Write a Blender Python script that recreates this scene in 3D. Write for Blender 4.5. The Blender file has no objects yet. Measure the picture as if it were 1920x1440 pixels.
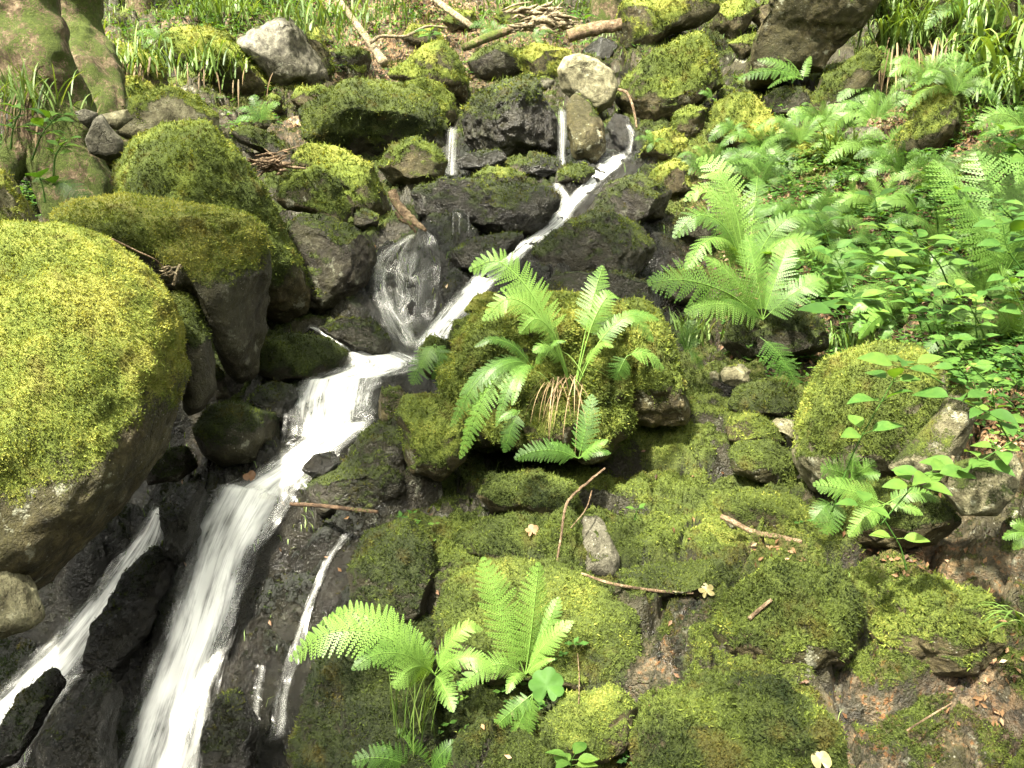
import bpy, bmesh, math, random
import numpy as np
from mathutils import Vector
random.seed(7); RNG = np.random.default_rng(7)
scene = bpy.context.scene
COL = scene.collection

# ------------------------------------------------------------------ camera, sky, sun, exposure
CAM = np.array([0.0, 0.0, 1.6]); PITCH = math.radians(12.0); F = 1600.0
cam_d = bpy.data.cameras.new('camera'); cam = bpy.data.objects.new('camera', cam_d); COL.objects.link(cam)
cam.location = CAM; cam.rotation_euler = (math.pi/2 - PITCH, 0, 0)
cam_d.sensor_width = 36; cam_d.lens = 36*F/1920; cam_d.clip_start = 0.05; cam_d.clip_end = 500
scene.camera = cam
SUN_EL, SUN_AZ = math.radians(58), math.radians(-144)       # azimuth from +Y towards +X
world = bpy.data.worlds.new('World'); scene.world = world; world.use_nodes = True
wn = world.node_tree; bgn = wn.nodes['Background']
sky = wn.nodes.new('ShaderNodeTexSky'); sky.sky_type = 'NISHITA'; sky.sun_disc = False
sky.sun_elevation = SUN_EL; sky.sun_rotation = SUN_AZ
sky.air_density = 0.7; sky.dust_density = 6.0; sky.ozone_density = 0.3
hs = wn.nodes.new('ShaderNodeHueSaturation'); hs.inputs['Saturation'].default_value = 0.15      # thin bright cloud
wn.links.new(sky.outputs[0], hs.inputs['Color']); mt = wn.nodes.new('ShaderNodeMix'); mt.data_type = 'RGBA'; mt.blend_type = 'MULTIPLY'; mt.inputs[0].default_value = 1; mt.inputs[7].default_value = (1.0, 0.975, 0.86, 1)
wn.links.new(hs.outputs[0], mt.inputs[6]); wn.links.new(mt.outputs[2], bgn.inputs[0]); bgn.inputs[1].default_value = 0.12
sd = bpy.data.lights.new('sun', 'SUN'); sd.energy = 5.0; sd.angle = math.radians(2.0); sd.color = (1.0, 0.94, 0.78)
sun = bpy.data.objects.new('sun', sd); COL.objects.link(sun)
SD = Vector((math.sin(SUN_AZ)*math.cos(SUN_EL), math.cos(SUN_AZ)*math.cos(SUN_EL), math.sin(SUN_EL)))
sun.rotation_euler = SD.to_track_quat('Z', 'Y').to_euler(); sun.location = SD*30
vs = scene.view_settings; vs.view_transform = 'Standard'; vs.look = 'None'; vs.gamma = 1.0; vs.exposure = 3.0
scene.cycles.max_bounces = 8; scene.cycles.transparent_max_bounces = 16
scene.cycles.diffuse_bounces = 3; scene.cycles.glossy_bounces = 2; scene.cycles.transmission_bounces = 3

# ------------------------------------------------------------------ maths helpers
FW = np.array([0, math.cos(PITCH), -math.sin(PITCH)]); UP = np.array([0, math.sin(PITCH), math.cos(PITCH)]); RT = np.array([1.0, 0, 0])
def ray(px, py):
    d = FW + RT*((px-960)/F) + UP*((720-py)/F)
    return d/d[1]                                   # per metre of forward distance
def P3(px, py, Y): return CAM + ray(px, py)*Y
def unit(v): return v/(np.linalg.norm(v, axis=-1, keepdims=True)+1e-12)
def _h(ix, iy, iz, s):
    h = (ix.astype(np.int64)*374761393 + iy.astype(np.int64)*668265263 + iz.astype(np.int64)*2147483647 + s*1274126177) & 0xffffffff
    h = ((h ^ (h >> 13))*1274126177) & 0xffffffff
    h = ((h ^ (h >> 16))*2246822519) & 0xffffffff
    return ((h ^ (h >> 15)) & 0xffffff)/float(0x1000000)
def vnoise(P, s=0):
    I = np.floor(P).astype(np.int64); f = P-I; f = f*f*f*(f*(f*6-15)+10); r = 0
    for a in (0, 1):
        for b in (0, 1):
            for c in (0, 1):
                w = (f[:,0] if a else 1-f[:,0])*(f[:,1] if b else 1-f[:,1])*(f[:,2] if c else 1-f[:,2])
                r = r + w*_h(I[:,0]+a, I[:,1]+b, I[:,2]+c, s)
    return r
def fbm(P, o=4, s=0, g=0.5):
    r = 0; a = 1; t = 0
    for k in range(o):
        r = r + a*vnoise(P*(2.03**k)+k*17.3, s+k); t += a; a *= g
    return r/t
def worley(P, s=0):
    I = np.floor(P).astype(np.int64); d1 = np.full(len(P), 9.0); d2 = np.full(len(P), 9.0); idv = np.zeros(len(P))
    for a in (-1, 0, 1):
        for b in (-1, 0, 1):
            for c in ((-1, 0, 1) if np.ptp(P[:,2]) > 0 else (0,)):
                J = I+np.array([a, b, c])
                q = J+np.stack([_h(J[:,0], J[:,1], J[:,2], s+k) for k in (0, 1, 2)], 1)
                if np.ptp(P[:,2]) == 0: q[:,2] = P[:,2]
                d = np.linalg.norm(P-q, axis=1); m = d < d1
                d2 = np.where(m, d1, np.minimum(d2, d)); idv = np.where(m, _h(J[:,0], J[:,1], J[:,2], s+9), idv); d1 = np.where(m, d, d1)
    return d1, d2, idv
def sm(x, a, b):
    t = np.clip((x-a)/(b-a), 0, 1); return t*t*(3-2*t)

# ------------------------------------------------------------------ object helpers
def tag(o, label=None, cat=None, group=None, kind=None):
    if label: o['label'] = label
    if cat: o['category'] = cat
    if group: o['group'] = group
    if kind: o['kind'] = kind
    return o
def mesh_obj(name, V, Fc, mat, parent=None, loc=None, attrs=None, smooth=True, uv=None):
    """V (n,3) world coordinates, Fc (m,k) with k = 3 or 4, or a list of such arrays."""
    V = np.asarray(V, float); loc = np.zeros(3) if loc is None else np.asarray(loc, float)
    Fl = [np.asarray(f, np.int32) for f in (Fc if isinstance(Fc, list) else [Fc]) if len(f)]
    me = bpy.data.meshes.new(name)
    me.vertices.add(len(V)); me.vertices.foreach_set('co', (V-loc).astype(np.float32).ravel())
    nl = sum(f.size for f in Fl); npoly = sum(len(f) for f in Fl)
    me.loops.add(nl); me.polygons.add(npoly)
    idx = np.concatenate([f.ravel() for f in Fl]).astype(np.int32); me.loops.foreach_set('vertex_index', idx)
    tot = np.concatenate([np.full(len(f), f.shape[1], np.int32) for f in Fl])
    st = np.concatenate([[0], np.cumsum(tot)[:-1]]).astype(np.int32)
    me.polygons.foreach_set('loop_start', st); me.polygons.foreach_set('loop_total', tot)
    if smooth: me.polygons.foreach_set('use_smooth', np.ones(npoly, bool))
    if uv is not None:
        ul = me.uv_layers.new(name='UVMap'); ul.data.foreach_set('uv', uv[idx].astype(np.float32).ravel())
    me.update(calc_edges=True)
    for k, a in (attrs or {}).items():
        at_ = me.attributes.new(k, 'FLOAT', 'POINT'); at_.data.foreach_set('value', np.asarray(a, np.float32))
    o = bpy.data.objects.new(name, me); COL.objects.link(o)
    if mat: me.materials.append(mat)
    if parent is not None:
        o.parent = parent; o.location = Vector(loc)-parent.location
    else: o.location = Vector(loc)
    return o
def empty(name, loc):
    o = bpy.data.objects.new(name, None); COL.objects.link(o); o.location = Vector([float(c) for c in loc]); o.empty_display_size = 0.05
    return o
def vnormals(V, T):
    n = np.cross(V[T[:,1]]-V[T[:,0]], V[T[:,2]]-V[T[:,0]]); N = np.zeros_like(V)
    for k in range(3): 
        for c in range(3): N[:,c] += np.bincount(T[:,k], n[:,c], len(V))
    return unit(N)
def tube(pts, rad, sides=6, seed=0, rough=0.0):
    """swept tube along points with radii; returns V, quads"""
    pts = np.asarray(pts, float); n = len(pts); rad = np.broadcast_to(np.asarray(rad, float), (n,))
    t = unit(np.gradient(pts, axis=0)); ref = np.array([0, 0, 1.0]) if abs(t[0][2]) < 0.9 else np.array([1.0, 0, 0])
    a = unit(np.cross(t, ref)); b = np.cross(t, a); th = np.linspace(0, 2*math.pi, sides, endpoint=False)
    ring = a[:,None,:]*np.cos(th)[None,:,None] + b[:,None,:]*np.sin(th)[None,:,None]
    V = (pts[:,None,:] + ring*rad[:,None,None]).reshape(-1, 3)
    if rough:
        q = V/(rad.mean()*1.3); V = V + ring.reshape(-1, 3)*((fbm(q, 3, seed)-0.5)*rough*np.repeat(rad, sides))[:,None]
    i = np.arange(n-1)[:,None]*sides; j = np.arange(sides)[None,:]; j2 = (j+1) % sides
    Q = np.stack([i+j, i+j2, i+sides+j2, i+sides+j], -1).reshape(-1, 4)
    c0 = len(V); V = np.vstack([V, pts[0], pts[-1]])
    T = np.vstack([[[c0, (k+1) % sides, k] for k in range(sides)], [[c0+1, (n-1)*sides+k, (n-1)*sides+(k+1) % sides] for k in range(sides)]])
    return V, Q, T
def spline(ctrl, n):
    """Catmull-Rom through control rows"""
    C = np.asarray(ctrl, float); C = np.vstack([2*C[0]-C[1], C, 2*C[-1]-C[-2]]); m = len(C)-3
    s = np.linspace(0, m-1e-6, n); i = s.astype(int); t = (s-i)[:,None]
    p0, p1, p2, p3 = C[i], C[i+1], C[i+2], C[i+3]
    return 0.5*((2*p1)+(-p0+p2)*t+(2*p0-5*p1+4*p2-p3)*t**2+(-p0+3*p1-3*p2+p3)*t**3)

# ------------------------------------------------------------------ materials
def mat_new(name):
    m = bpy.data.materials.new(name); m.use_nodes = True; nt = m.node_tree; nt.nodes.clear()
    out = nt.nodes.new('ShaderNodeOutputMaterial'); return m, nt, out
class N:
    def __init__(s, nt): s.nt = nt
    def n(s, typ, **k):
        x = s.nt.nodes.new(typ)
        for a, v in k.items(): setattr(x, a, v)
        return x
    def put(s, sock, v):
        if isinstance(v, bpy.types.NodeSocket): s.nt.links.new(v, sock)
        elif v is not None:
            if isinstance(v, (tuple, list)) and len(v) == 3 and sock.type == 'RGBA': v = (*v, 1)
            sock.default_value = v
    def attr(s, name): return s.n('ShaderNodeAttribute', attribute_name=name).outputs['Fac']
    def pos(s): return s.n('ShaderNodeNewGeometry').outputs['Position']
    def noise(s, sc, det=4, rough=0.55, vec=None, dist=0.0):
        x = s.n('ShaderNodeTexNoise'); s.put(x.inputs['Vector'], vec if vec is not None else s.pos())
        x.inputs['Scale'].default_value = sc; x.inputs['Detail'].default_value = det; x.inputs['Roughness'].default_value = rough; x.inputs['Distortion'].default_value = dist
        return x.outputs['Fac']
    def vor(s, sc, feat='F1', vec=None, out='Distance'):
        x = s.n('ShaderNodeTexVoronoi', feature=feat); s.put(x.inputs['Vector'], vec if vec is not None else s.pos()); x.inputs['Scale'].default_value = sc
        return x.outputs[out]
    def math(s, op, a, b=0.0, c=None, clamp=False):
        x = s.n('ShaderNodeMath', operation=op, use_clamp=clamp); s.put(x.inputs[0], a); s.put(x.inputs[1], b)
        if c is not None: s.put(x.inputs[2], c)
        return x.outputs[0]
    def mr(s, v, a, b, c=0.0, d=1.0, smooth=True):
        x = s.n('ShaderNodeMapRange', interpolation_type='SMOOTHSTEP' if smooth else 'LINEAR'); s.put(x.inputs[0], v)
        for i, q in enumerate((a, b, c, d)): x.inputs[i+1].default_value = q
        return x.outputs[0]
    def ramp(s, v, stops):
        x = s.n('ShaderNodeValToRGB'); s.put(x.inputs[0], v); e = x.color_ramp.elements
        while len(e) < len(stops): e.new(0.5)
        for k, (p, c) in enumerate(stops): e[k].position = p; e[k].color = (*c, 1)
        return x.outputs[0]
    def mix(s, f, a, b, mode='MIX'):
        x = s.n('ShaderNodeMix', data_type='RGBA', blend_type=mode); s.put(x.inputs[0], f); s.put(x.inputs[6], a); s.put(x.inputs[7], b)
        return x.outputs[2]
    def bump(s, h, st, dist, nrm=None):
        x = s.n('ShaderNodeBump'); s.put(x.inputs['Height'], h); s.put(x.inputs['Strength'], st); x.inputs['Distance'].default_value = dist
        if nrm is not None: s.put(x.inputs['Normal'], nrm)
        return x.outputs[0]
    def bsdf(s, col, rough, spec=0.5, nrm=None, out=None):
        x = s.n('ShaderNodeBsdfPrincipled'); s.put(x.inputs['Base Color'], col); s.put(x.inputs['Roughness'], rough); s.put(x.inputs['Specular IOR Level'], spec)
        if nrm is not None: s.put(x.inputs['Normal'], nrm)
        if out: s.nt.links.new(x.outputs[0], out.inputs[0])
        return x

MOSS_RAMP = [(0.0, (0.012, 0.020, 0.006)), (0.3, (0.033, 0.045, 0.009)), (0.58, (0.072, 0.098, 0.018)), (0.82, (0.135, 0.168, 0.028)), (1.0, (0.24, 0.245, 0.055))]
def rock_material(name, rock, moss_tint=0.5, wet=0.0, fine=1.0, litter=False, algae=0.8):
    """stone that carries moss where the point attribute 'moss' says it grows, soaked where 'wet' is high"""
    m, nt, out = mat_new(name); g = N(nt)
    big = g.noise(3.5, 5); mid = g.noise(22*fine, 6, 0.65); tiny = g.noise(140*fine, 4, 0.7); speck = g.vor(90*fine)
    stone = g.ramp(g.mr(mid, 0.25, 0.75), rock)
    stone = g.mix(g.mr(big, 0.35, 0.62, 0.0, algae), stone, g.mix(mid, (0.010, 0.010, 0.004), (0.065, 0.062, 0.020)))
    lich = g.math('MULTIPLY', g.mr(g.noise(13*fine, 5, 0.7), 0.56, 0.64), g.mr(g.noise(3, 2), 0.45, 0.6))
    stone = g.mix(g.math('MULTIPLY', lich, 0.5*(1-wet)), stone, (0.42, 0.43, 0.32))
    stone = g.mix(g.mr(tiny, 0.35, 0.6, 0.45, 0), stone, (0.03, 0.026, 0.02))
    wpos = g.n('ShaderNodeVectorMath', operation='ADD'); wn_ = g.n('ShaderNodeTexNoise'); g.put(wn_.inputs['Vector'], g.pos()); wn_.inputs['Scale'].default_value = 5; wn_.inputs['Detail'].default_value = 5
    sc_ = g.n('ShaderNodeVectorMath', operation='SCALE'); g.put(sc_.inputs[0], wn_.outputs['Color']); sc_.inputs['Scale'].default_value = 0.35; g.put(wpos.inputs[0], g.pos()); g.put(wpos.inputs[1], sc_.outputs[0])
    ck = g.mr(g.vor(4.5, 'DISTANCE_TO_EDGE', wpos.outputs[0]), 0.0, 0.02, 1, 0); ck = g.math('MULTIPLY', ck, g.mr(g.noise(4, 3), 0.5, 0.62))
    stone = g.mix(g.math('MULTIPLY', ck, 0.25), stone, (0.008, 0.007, 0.005))
    stone = g.mix(g.math('MULTIPLY', g.mr(g.vor(55*fine), 0.0, 0.22, 1, 0), g.mr(g.noise(7, 3), 0.45, 0.6)), stone, (0.26, 0.25, 0.2))
    mo = g.attr('moss')
    mm = g.math('ADD', mo, g.math('MULTIPLY', g.math('SUBTRACT', tiny, 0.5), 1.1))
    mm = g.math('ADD', mm, g.math('MULTIPLY', g.math('SUBTRACT', mid, 0.5), 1.0))
    mf = g.mr(mm, 0.38, 0.62)
    tv = g.math('ADD', g.math('MULTIPLY', g.noise(150*fine, 5, 0.8), 1.5), g.math('MULTIPLY', g.noise(6, 5, 0.65), 0.75))
    tv = g.math('ADD', tv, g.math('SUBTRACT', g.attr('tint'), 1.12))
    mossc = g.ramp(tv, MOSS_RAMP)
    mossc = g.mix(g.mr(g.noise(9, 4), 0.55, 0.72, 0, 0.5), mossc, (0.085, 0.07, 0.018))
    col = g.mix(mf, stone, mossc)
    wv = g.attr('wet'); wv = g.math('MAXIMUM', wv, wet)
    wdark = g.mr(wv, 0, 1, 1.0, 0.15, False)  # wetness darkens, with shade put in so gaps between rocks go black
    col = g.mix(1.0, col, g.nt_rgb(wdark), 'MULTIPLY')
    if litter:
        lf = g.math('MULTIPLY', g.attr('litter'), g.mr(g.noise(35, 5, 0.7), 0.42, 0.55))
        v = g.n('ShaderNodeTexVoronoi'); g.put(v.inputs['Vector'], g.pos()); v.inputs['Scale'].default_value = 38
        lc = g.ramp(g.n_sep(v.outputs['Color']), [(0, (0.05, 0.025, 0.012)), (0.45, (0.16, 0.085, 0.04)), (0.8, (0.30, 0.18, 0.09)), (1, (0.42, 0.30, 0.18))])
        col = g.mix(lf, col, lc)
        ru = g.math('MULTIPLY', g.attr('rust'), g.mr(g.noise(18, 5, 0.65), 0.45, 0.58))
        col = g.mix(ru, col, g.ramp(g.noise(60, 4), [(0.3, (0.04, 0.028, 0.015)), (0.52, (0.085, 0.066, 0.038)), (0.66, (0.17, 0.07, 0.018)), (0.8, (0.13, 0.11, 0.07))]))
    h = g.math('ADD', g.math('MULTIPLY', mid, 0.9), g.math('MULTIPLY', tiny, 0.35))
    h = g.math('ADD', h, g.math('MULTIPLY', g.math('MULTIPLY', mf, g.noise(260*fine, 3, 0.8)), 0.8))
    h = g.math('ADD', h, g.math('MULTIPLY', mf, 0.5))
    h = g.math('SUBTRACT', h, g.math('MULTIPLY', ck, 0.4))
    h = g.math('ADD', h, g.math('MULTIPLY', wv, g.math('MULTIPLY', g.noise(75, 3, 0.6), 1.3)))
    nrm = g.bump(h, 1.0, 0.02/fine)
    dry = g.mr(mf, 0, 1, 0.7, 0.95, False)
    ro = g.n('ShaderNodeMix', data_type='FLOAT'); g.put(ro.inputs[0], g.math('MULTIPLY', wv, g.mr(mf, 0, 1, 1.0, 0.45, False))); g.put(ro.inputs[2], dry); g.put(ro.inputs[3], 0.2)
    g.bsdf(col, ro.outputs[0], g.mr(wv, 0, 1, 0.2, 0.55, False), nrm, out)
    return m
def _rgb(self, v):
    x = self.n('ShaderNodeCombineColor')
    for i in range(3): self.put(x.inputs[i], v)
    return x.outputs[0]
def _sep(self, c):
    x = self.n('ShaderNodeSeparateColor'); self.put(x.inputs[0], c); return x.outputs[0]
N.nt_rgb = _rgb; N.n_sep = _sep
GREY = [(0, (0.0360, 0.0324, 0.0252)), (0.4, (0.1008, 0.0936, 0.0720)), (0.75, (0.1728, 0.1620, 0.1224)), (1, (0.2592, 0.2448, 0.1944))]
PALE = [(0, (0.06, 0.052, 0.028)), (0.4, (0.15, 0.138, 0.08)), (0.75, (0.24, 0.225, 0.135)), (1, (0.36, 0.34, 0.22))]
DARK = [(0, (0.006, 0.005, 0.003)), (0.4, (0.024, 0.018, 0.010)), (0.75, (0.055, 0.048, 0.030)), (1, (0.12, 0.105, 0.07))]  # dark wet stone, deepened with painted shade so undersides read near black
BROWN = [(0, (0.018, 0.013, 0.007)), (0.4, (0.055, 0.044, 0.02)), (0.75, (0.11, 0.09, 0.042)), (1, (0.20, 0.17, 0.09))]
M = {}
M['ground'] = rock_material('ground rock moss and soil', DARK, litter=True)
M['grey'] = rock_material('grey granite', GREY, algae=.35); M['pale'] = rock_material('pale lichened stone', PALE, algae=.4)
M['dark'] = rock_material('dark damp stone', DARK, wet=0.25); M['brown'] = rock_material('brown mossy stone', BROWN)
M['wet'] = rock_material('wet black stone', DARK, wet=0.9)
def leafy(name, ramp, trans=0.4, rough=0.5, spec=0.35, noise=None, brown=False):
    m, nt, out = mat_new(name); g = N(nt)
    t = g.attr('tint')
    if noise: t = g.math('ADD', t, g.math('MULTIPLY', g.math('SUBTRACT', g.noise(noise, 3), 0.5), 0.6))
    c = g.ramp(t, ramp)
    if brown: c = g.mix(g.mr(g.noise(9, 4), 0.52, 0.70, 0, 0.7), c, (0.075, 0.060, 0.014))
    p = g.bsdf(c, rough, spec); tr = g.n('ShaderNodeBsdfTranslucent'); g.put(tr.inputs[0], g.mix(1.0, c, (1.35, 1.2, 0.35), 'MULTIPLY'))
    mx = g.n('ShaderNodeMixShader'); mx.inputs[0].default_value = trans
    nt.links.new(p.outputs[0], mx.inputs[1]); nt.links.new(tr.outputs[0], mx.inputs[2]); nt.links.new(mx.outputs[0], out.inputs[0])
    return m
M['moss'] = leafy('moss shoots', MOSS_RAMP, 0.3, 0.8, 0.15, brown=True)
M['fern'] = leafy('fern frond', [(0, (0.0246, 0.0616, 0.0106)), (0.5, (0.0660, 0.1408, 0.0220)), (1, (0.1408, 0.2464, 0.0484))], 0.4, 0.45)
M['leaf'] = leafy('soft green leaf', [(0, (0.0170, 0.0467, 0.0102)), (0.5, (0.0467, 0.1105, 0.0204)), (1, (0.1190, 0.1955, 0.0340))], 0.45, 0.6, 0.15, 30)
M['grass'] = leafy('grass blade', [(0, (0.03, 0.06, 0.012)), (0.5, (0.08, 0.14, 0.025)), (1, (0.18, 0.24, 0.07))], 0.35, 0.5)
M['straw'] = leafy('dry straw', [(0, (0.05, 0.03, 0.014)), (0.5, (0.13, 0.088, 0.042)), (1, (0.26, 0.19, 0.10))], 0.25, 0.7)
M['litter'] = leafy('fallen beech leaf', [(0, (0.0360, 0.0168, 0.0072)), (0.4, (0.1020, 0.0510, 0.0228)), (0.75, (0.1980, 0.1200, 0.0600)), (1, (0.3000, 0.2280, 0.1440))], 0.2, 0.6)
M['paleleaf'] = leafy('yellowed leaf', [(0, (0.1260, 0.1050, 0.0420)), (0.5, (0.2310, 0.2100, 0.0924)), (1, (0.3150, 0.2940, 0.1890))], 0.3, 0.5, 0.35, 40)
def wood_material(name, ramp, moss=0.0):
    m, nt, out = mat_new(name); g = N(nt)
    c = g.ramp(g.mr(g.noise(30, 6, 0.7), 0.25, 0.75), ramp)
    tn = g.noise(120, 4, 0.7)
    mf = g.mr(g.math('ADD', g.attr('moss'), g.math('MULTIPLY', g.math('SUBTRACT', g.math('ADD', g.noise(11, 6, 0.7), tn), 1.0), 2.0)), 0.4, 0.6)
    c2 = g.ramp(g.math('ADD', g.math('MULTIPLY', g.noise(50, 5, 0.7), 0.8), g.math('SUBTRACT', g.attr('tint'), 0.4)), MOSS_RAMP)
    g.bsdf(g.mix(mf, c, c2), 0.85, 0.2, g.bump(g.math('ADD', g.noise(30, 6, 0.75), tn), 1.0, 0.02), out)
    return m
M['bark'] = wood_material('pinkish bark', [(0, (0.03, 0.02, 0.012)), (0.5, (0.14, 0.10, 0.06)), (1, (0.34, 0.26, 0.17))])
M['twig'] = wood_material('dead twig', [(0, (0.06, 0.04, 0.025)), (0.5, (0.22, 0.15, 0.09)), (1, (0.45, 0.34, 0.22))])
M['palewood'] = wood_material('bleached wood', [(0, (0.10, 0.075, 0.04)), (0.5, (0.26, 0.21, 0.13)), (1, (0.5, 0.42, 0.29))])
M['darkwood'] = wood_material('wet brown wood', [(0, (0.02, 0.012, 0.008)), (0.5, (0.08, 0.05, 0.03)), (1, (0.2, 0.13, 0.08))])
def water_material():
    m, nt, out = mat_new('silky running water'); g = N(nt)
    uv = g.n('ShaderNodeUVMap').outputs[0]
    def st(sx, sy, det=3):
        mp = g.n('ShaderNodeMapping'); g.put(mp.inputs['Vector'], uv); mp.inputs['Scale'].default_value = (sx, sy, 1); return g.noise(1.0, det, 0.6, mp.outputs[0], 0.25)
    a = st(60, 3.0); b = st(180, 6.0, 2); c = st(14, 5.0, 4)
    s = g.math('ADD', g.math('ADD', g.math('MULTIPLY', a, 0.42), g.math('MULTIPLY', b, 0.13)), g.math('MULTIPLY', c, 0.55))
    d = g.math('ADD', g.attr('dens'), g.math('MULTIPLY', g.math('SUBTRACT', s, 0.54), g.mr(g.attr('dens'), 0.0, 1.0, 1.5, 4.2, False)))
    al = g.math('MULTIPLY', g.mr(d, -0.1, 1.3), g.mr(g.math('ADD', g.attr('edge'), g.math('MULTIPLY', g.math('SUBTRACT', c, 0.5), 1.1)), 0.05, 0.95))
    al = g.math('MINIMUM', al, 0.97)
    film = g.bsdf((0.90, 0.91, 0.88), 0.7, 0.1, g.bump(s, 0.2, 0.015))
    tl = g.n('ShaderNodeBsdfTranslucent'); tl.inputs[0].default_value = (0.9, 0.91, 0.86, 1)
    m1 = g.n('ShaderNodeMixShader'); m1.inputs[0].default_value = 0.25; nt.links.new(film.outputs[0], m1.inputs[1]); nt.links.new(tl.outputs[0], m1.inputs[2])
    tr = g.n('ShaderNodeBsdfTransparent'); tr.inputs[0].default_value = (0.97, 0.97, 0.95, 1)
    gl = g.n('ShaderNodeBsdfGlossy'); gl.inputs['Roughness'].default_value = 0.3; g.put(gl.inputs['Normal'], g.bump(s, 0.4, 0.015))
    m0 = g.n('ShaderNodeMixShader'); m0.inputs[0].default_value = 0.025; nt.links.new(tr.outputs[0], m0.inputs[1]); nt.links.new(gl.outputs[0], m0.inputs[2])
    m2 = g.n('ShaderNodeMixShader'); g.put(m2.inputs[0], al); nt.links.new(m0.outputs[0], m2.inputs[1]); nt.links.new(m1.outputs[0], m2.inputs[2]); nt.links.new(m2.outputs[0], out.inputs[0])
    return m
M['water'] = water_material()
# ------------------------------------------------------------------ the ground: a height field through surveyed points
CP = [(0,1440,2.75),(150,1440,2.6),(300,1440,2.5),(520,1440,2.35),(650,1440,2.2),(850,1440,2.0),(1100,1440,1.9),(1500,1440,1.85),(1900,1440,1.8),
 (0,1200,3.2),(150,1200,3.0),(400,1200,2.70),(560,1200,2.62),(750,1200,2.42),(950,1200,2.3),(1200,1200,2.25),(1500,1200,2.2),(1900,1200,2.12),
 (100,1050,3.3),(300,1050,2.98),(450,1050,2.90),(560,1050,2.85),(450,912,3.08),(560,935,3.02),(700,1000,2.8),(900,1000,2.72),(1200,1000,2.7),(1500,1000,2.68),(1900,1000,2.55),
 (330,860,3.5),(600,850,3.2),(720,850,3.12),(900,850,3.15),(1200,850,3.25),(1500,850,3.2),(1900,850,2.95),
 (200,720,4.1),(480,720,3.7),(620,712,3.50),(740,695,3.62),(1000,720,3.7),(1250,720,3.8),(1450,720,3.85),(1650,720,3.65),(1900,720,3.3),
 (600,780,3.30),(100,600,4.8),(350,600,4.6),(560,600,4.2),(700,600,4.12),(770,610,4.1),(900,580,4.25),(1200,600,4.5),(1450,600,4.5),(1700,600,4.2),(1900,600,3.75),
 (100,450,5.2),(400,450,5.2),(600,450,5.1),(740,455,4.62),(900,450,4.85),(1050,440,4.95),(1250,450,5.15),(1500,450,5.2),(1700,450,4.9),(1900,450,4.4),
 (100,330,5.9),(350,320,6.3),(600,320,6.2),(850,330,5.75),(1000,345,5.5),(1150,310,5.75),(1300,320,5.85),(1500,320,5.9),(1700,320,5.6),(1900,320,5.0),
 (100,200,6.7),(400,200,7.4),(700,200,7.6),(900,200,7.3),(1100,220,6.9),(1300,200,7.2),(1500,200,7.0),(1700,200,6.4),(1900,200,5.8),
 (0,100,8.2),(400,100,8.9),(800,100,9.2),(1100,100,9.0),(1400,100,8.6),(1600,100,8.0),(1900,100,6.8),
 (0,0,10.6),(400,0,11),(900,0,11.5),(1300,0,11),(1600,0,9.6),(1900,0,8.2),(0,-180,14.5),(900,-180,15),(1900,-180,12),
 (-500,1440,3.0),(-500,900,3.9),(-500,400,5.6),(-500,0,10.5),(2400,1440,1.6),(2400,900,2.3),(2400,400,3.7),(2400,0,6.6),(960,-300,19),(-700,-300,18),(2600,-300,15)]
cw = [P3(*c) for c in CP]
cw += [np.array(p) for p in [(0,0.9,0.05),(-1.2,1.6,-0.9),(1.0,0.9,0.15),(-3,1.5,-0.8),(2.6,0.8,0.4),(-0.4,1.1,-0.5),(3.5,2.0,1.0)]]
cw = np.array(cw)
def tps(r2): return 0.5*r2*np.log(r2+1e-9)
def k_(A, B): return tps(((A[:,None,:]-B[None,:,:])**2).sum(-1))
XY = cw[:,:2]; n_ = len(XY)
A_ = np.zeros((n_+3, n_+3)); A_[:n_,:n_] = k_(XY, XY)+np.eye(n_)*0.004; A_[:n_,n_] = 1; A_[:n_,n_+1:] = XY; A_[n_,:n_] = 1; A_[n_+1:,:n_] = XY.T
W_ = np.linalg.solve(A_, np.concatenate([cw[:,2], [0, 0, 0]]))
def Zbase(xy):
    out = np.empty(len(xy))
    for i in range(0, len(xy), 60000):
        q = xy[i:i+60000]; out[i:i+60000] = k_(q, XY)@W_[:n_]+W_[n_]+q@W_[n_+1:]
    return out
NU, NV = 1000, 960
UG = np.concatenate([np.linspace(-1.5, -0.70, 60, endpoint=False), np.linspace(-0.70, 0.70, NU-120), np.linspace(0.70, 1.5, 61)[1:]])
YG = np.concatenate([np.linspace(0.5, 1.6, 30, endpoint=False), np.exp(np.linspace(math.log(1.6), math.log(12.5), NV-60)), np.linspace(12.5, 22, 31)[1:]])
GU, GY = np.meshgrid(UG, YG); GX = GU*GY
xy = np.stack([GX.ravel(), GY.ravel()], 1)
Z0 = Zbase(xy).reshape(NV, NU)
def first_hit(ZG, px, py):
    """first place where the sight line of a surveyed picture point meets the ground"""
    px = np.atleast_1d(np.asarray(px, float)); py = np.atleast_1d(np.asarray(py, float)); res = np.empty((len(px), 3))
    for k, (a, b) in enumerate(zip(px, py)):
        d = ray(a, b); u = d[0]; j = min(max(np.searchsorted(UG, u)-1, 0), NU-2); t = (u-UG[j])/(UG[j+1]-UG[j])
        col = ZG[:,j]*(1-t)+ZG[:,j+1]*t; g = col-(CAM[2]+d[2]*YG)
        w = np.nonzero(g > 0)[0]; w = w[w > 5]
        if len(w) == 0: y = YG[-1]
        else:
            i = w[0]; y = YG[i] if i == 0 else YG[i-1]+(YG[i]-YG[i-1])*(-g[i-1])/(g[i]-g[i-1]+1e-9)
        res[k] = CAM+d*y
    return res
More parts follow.
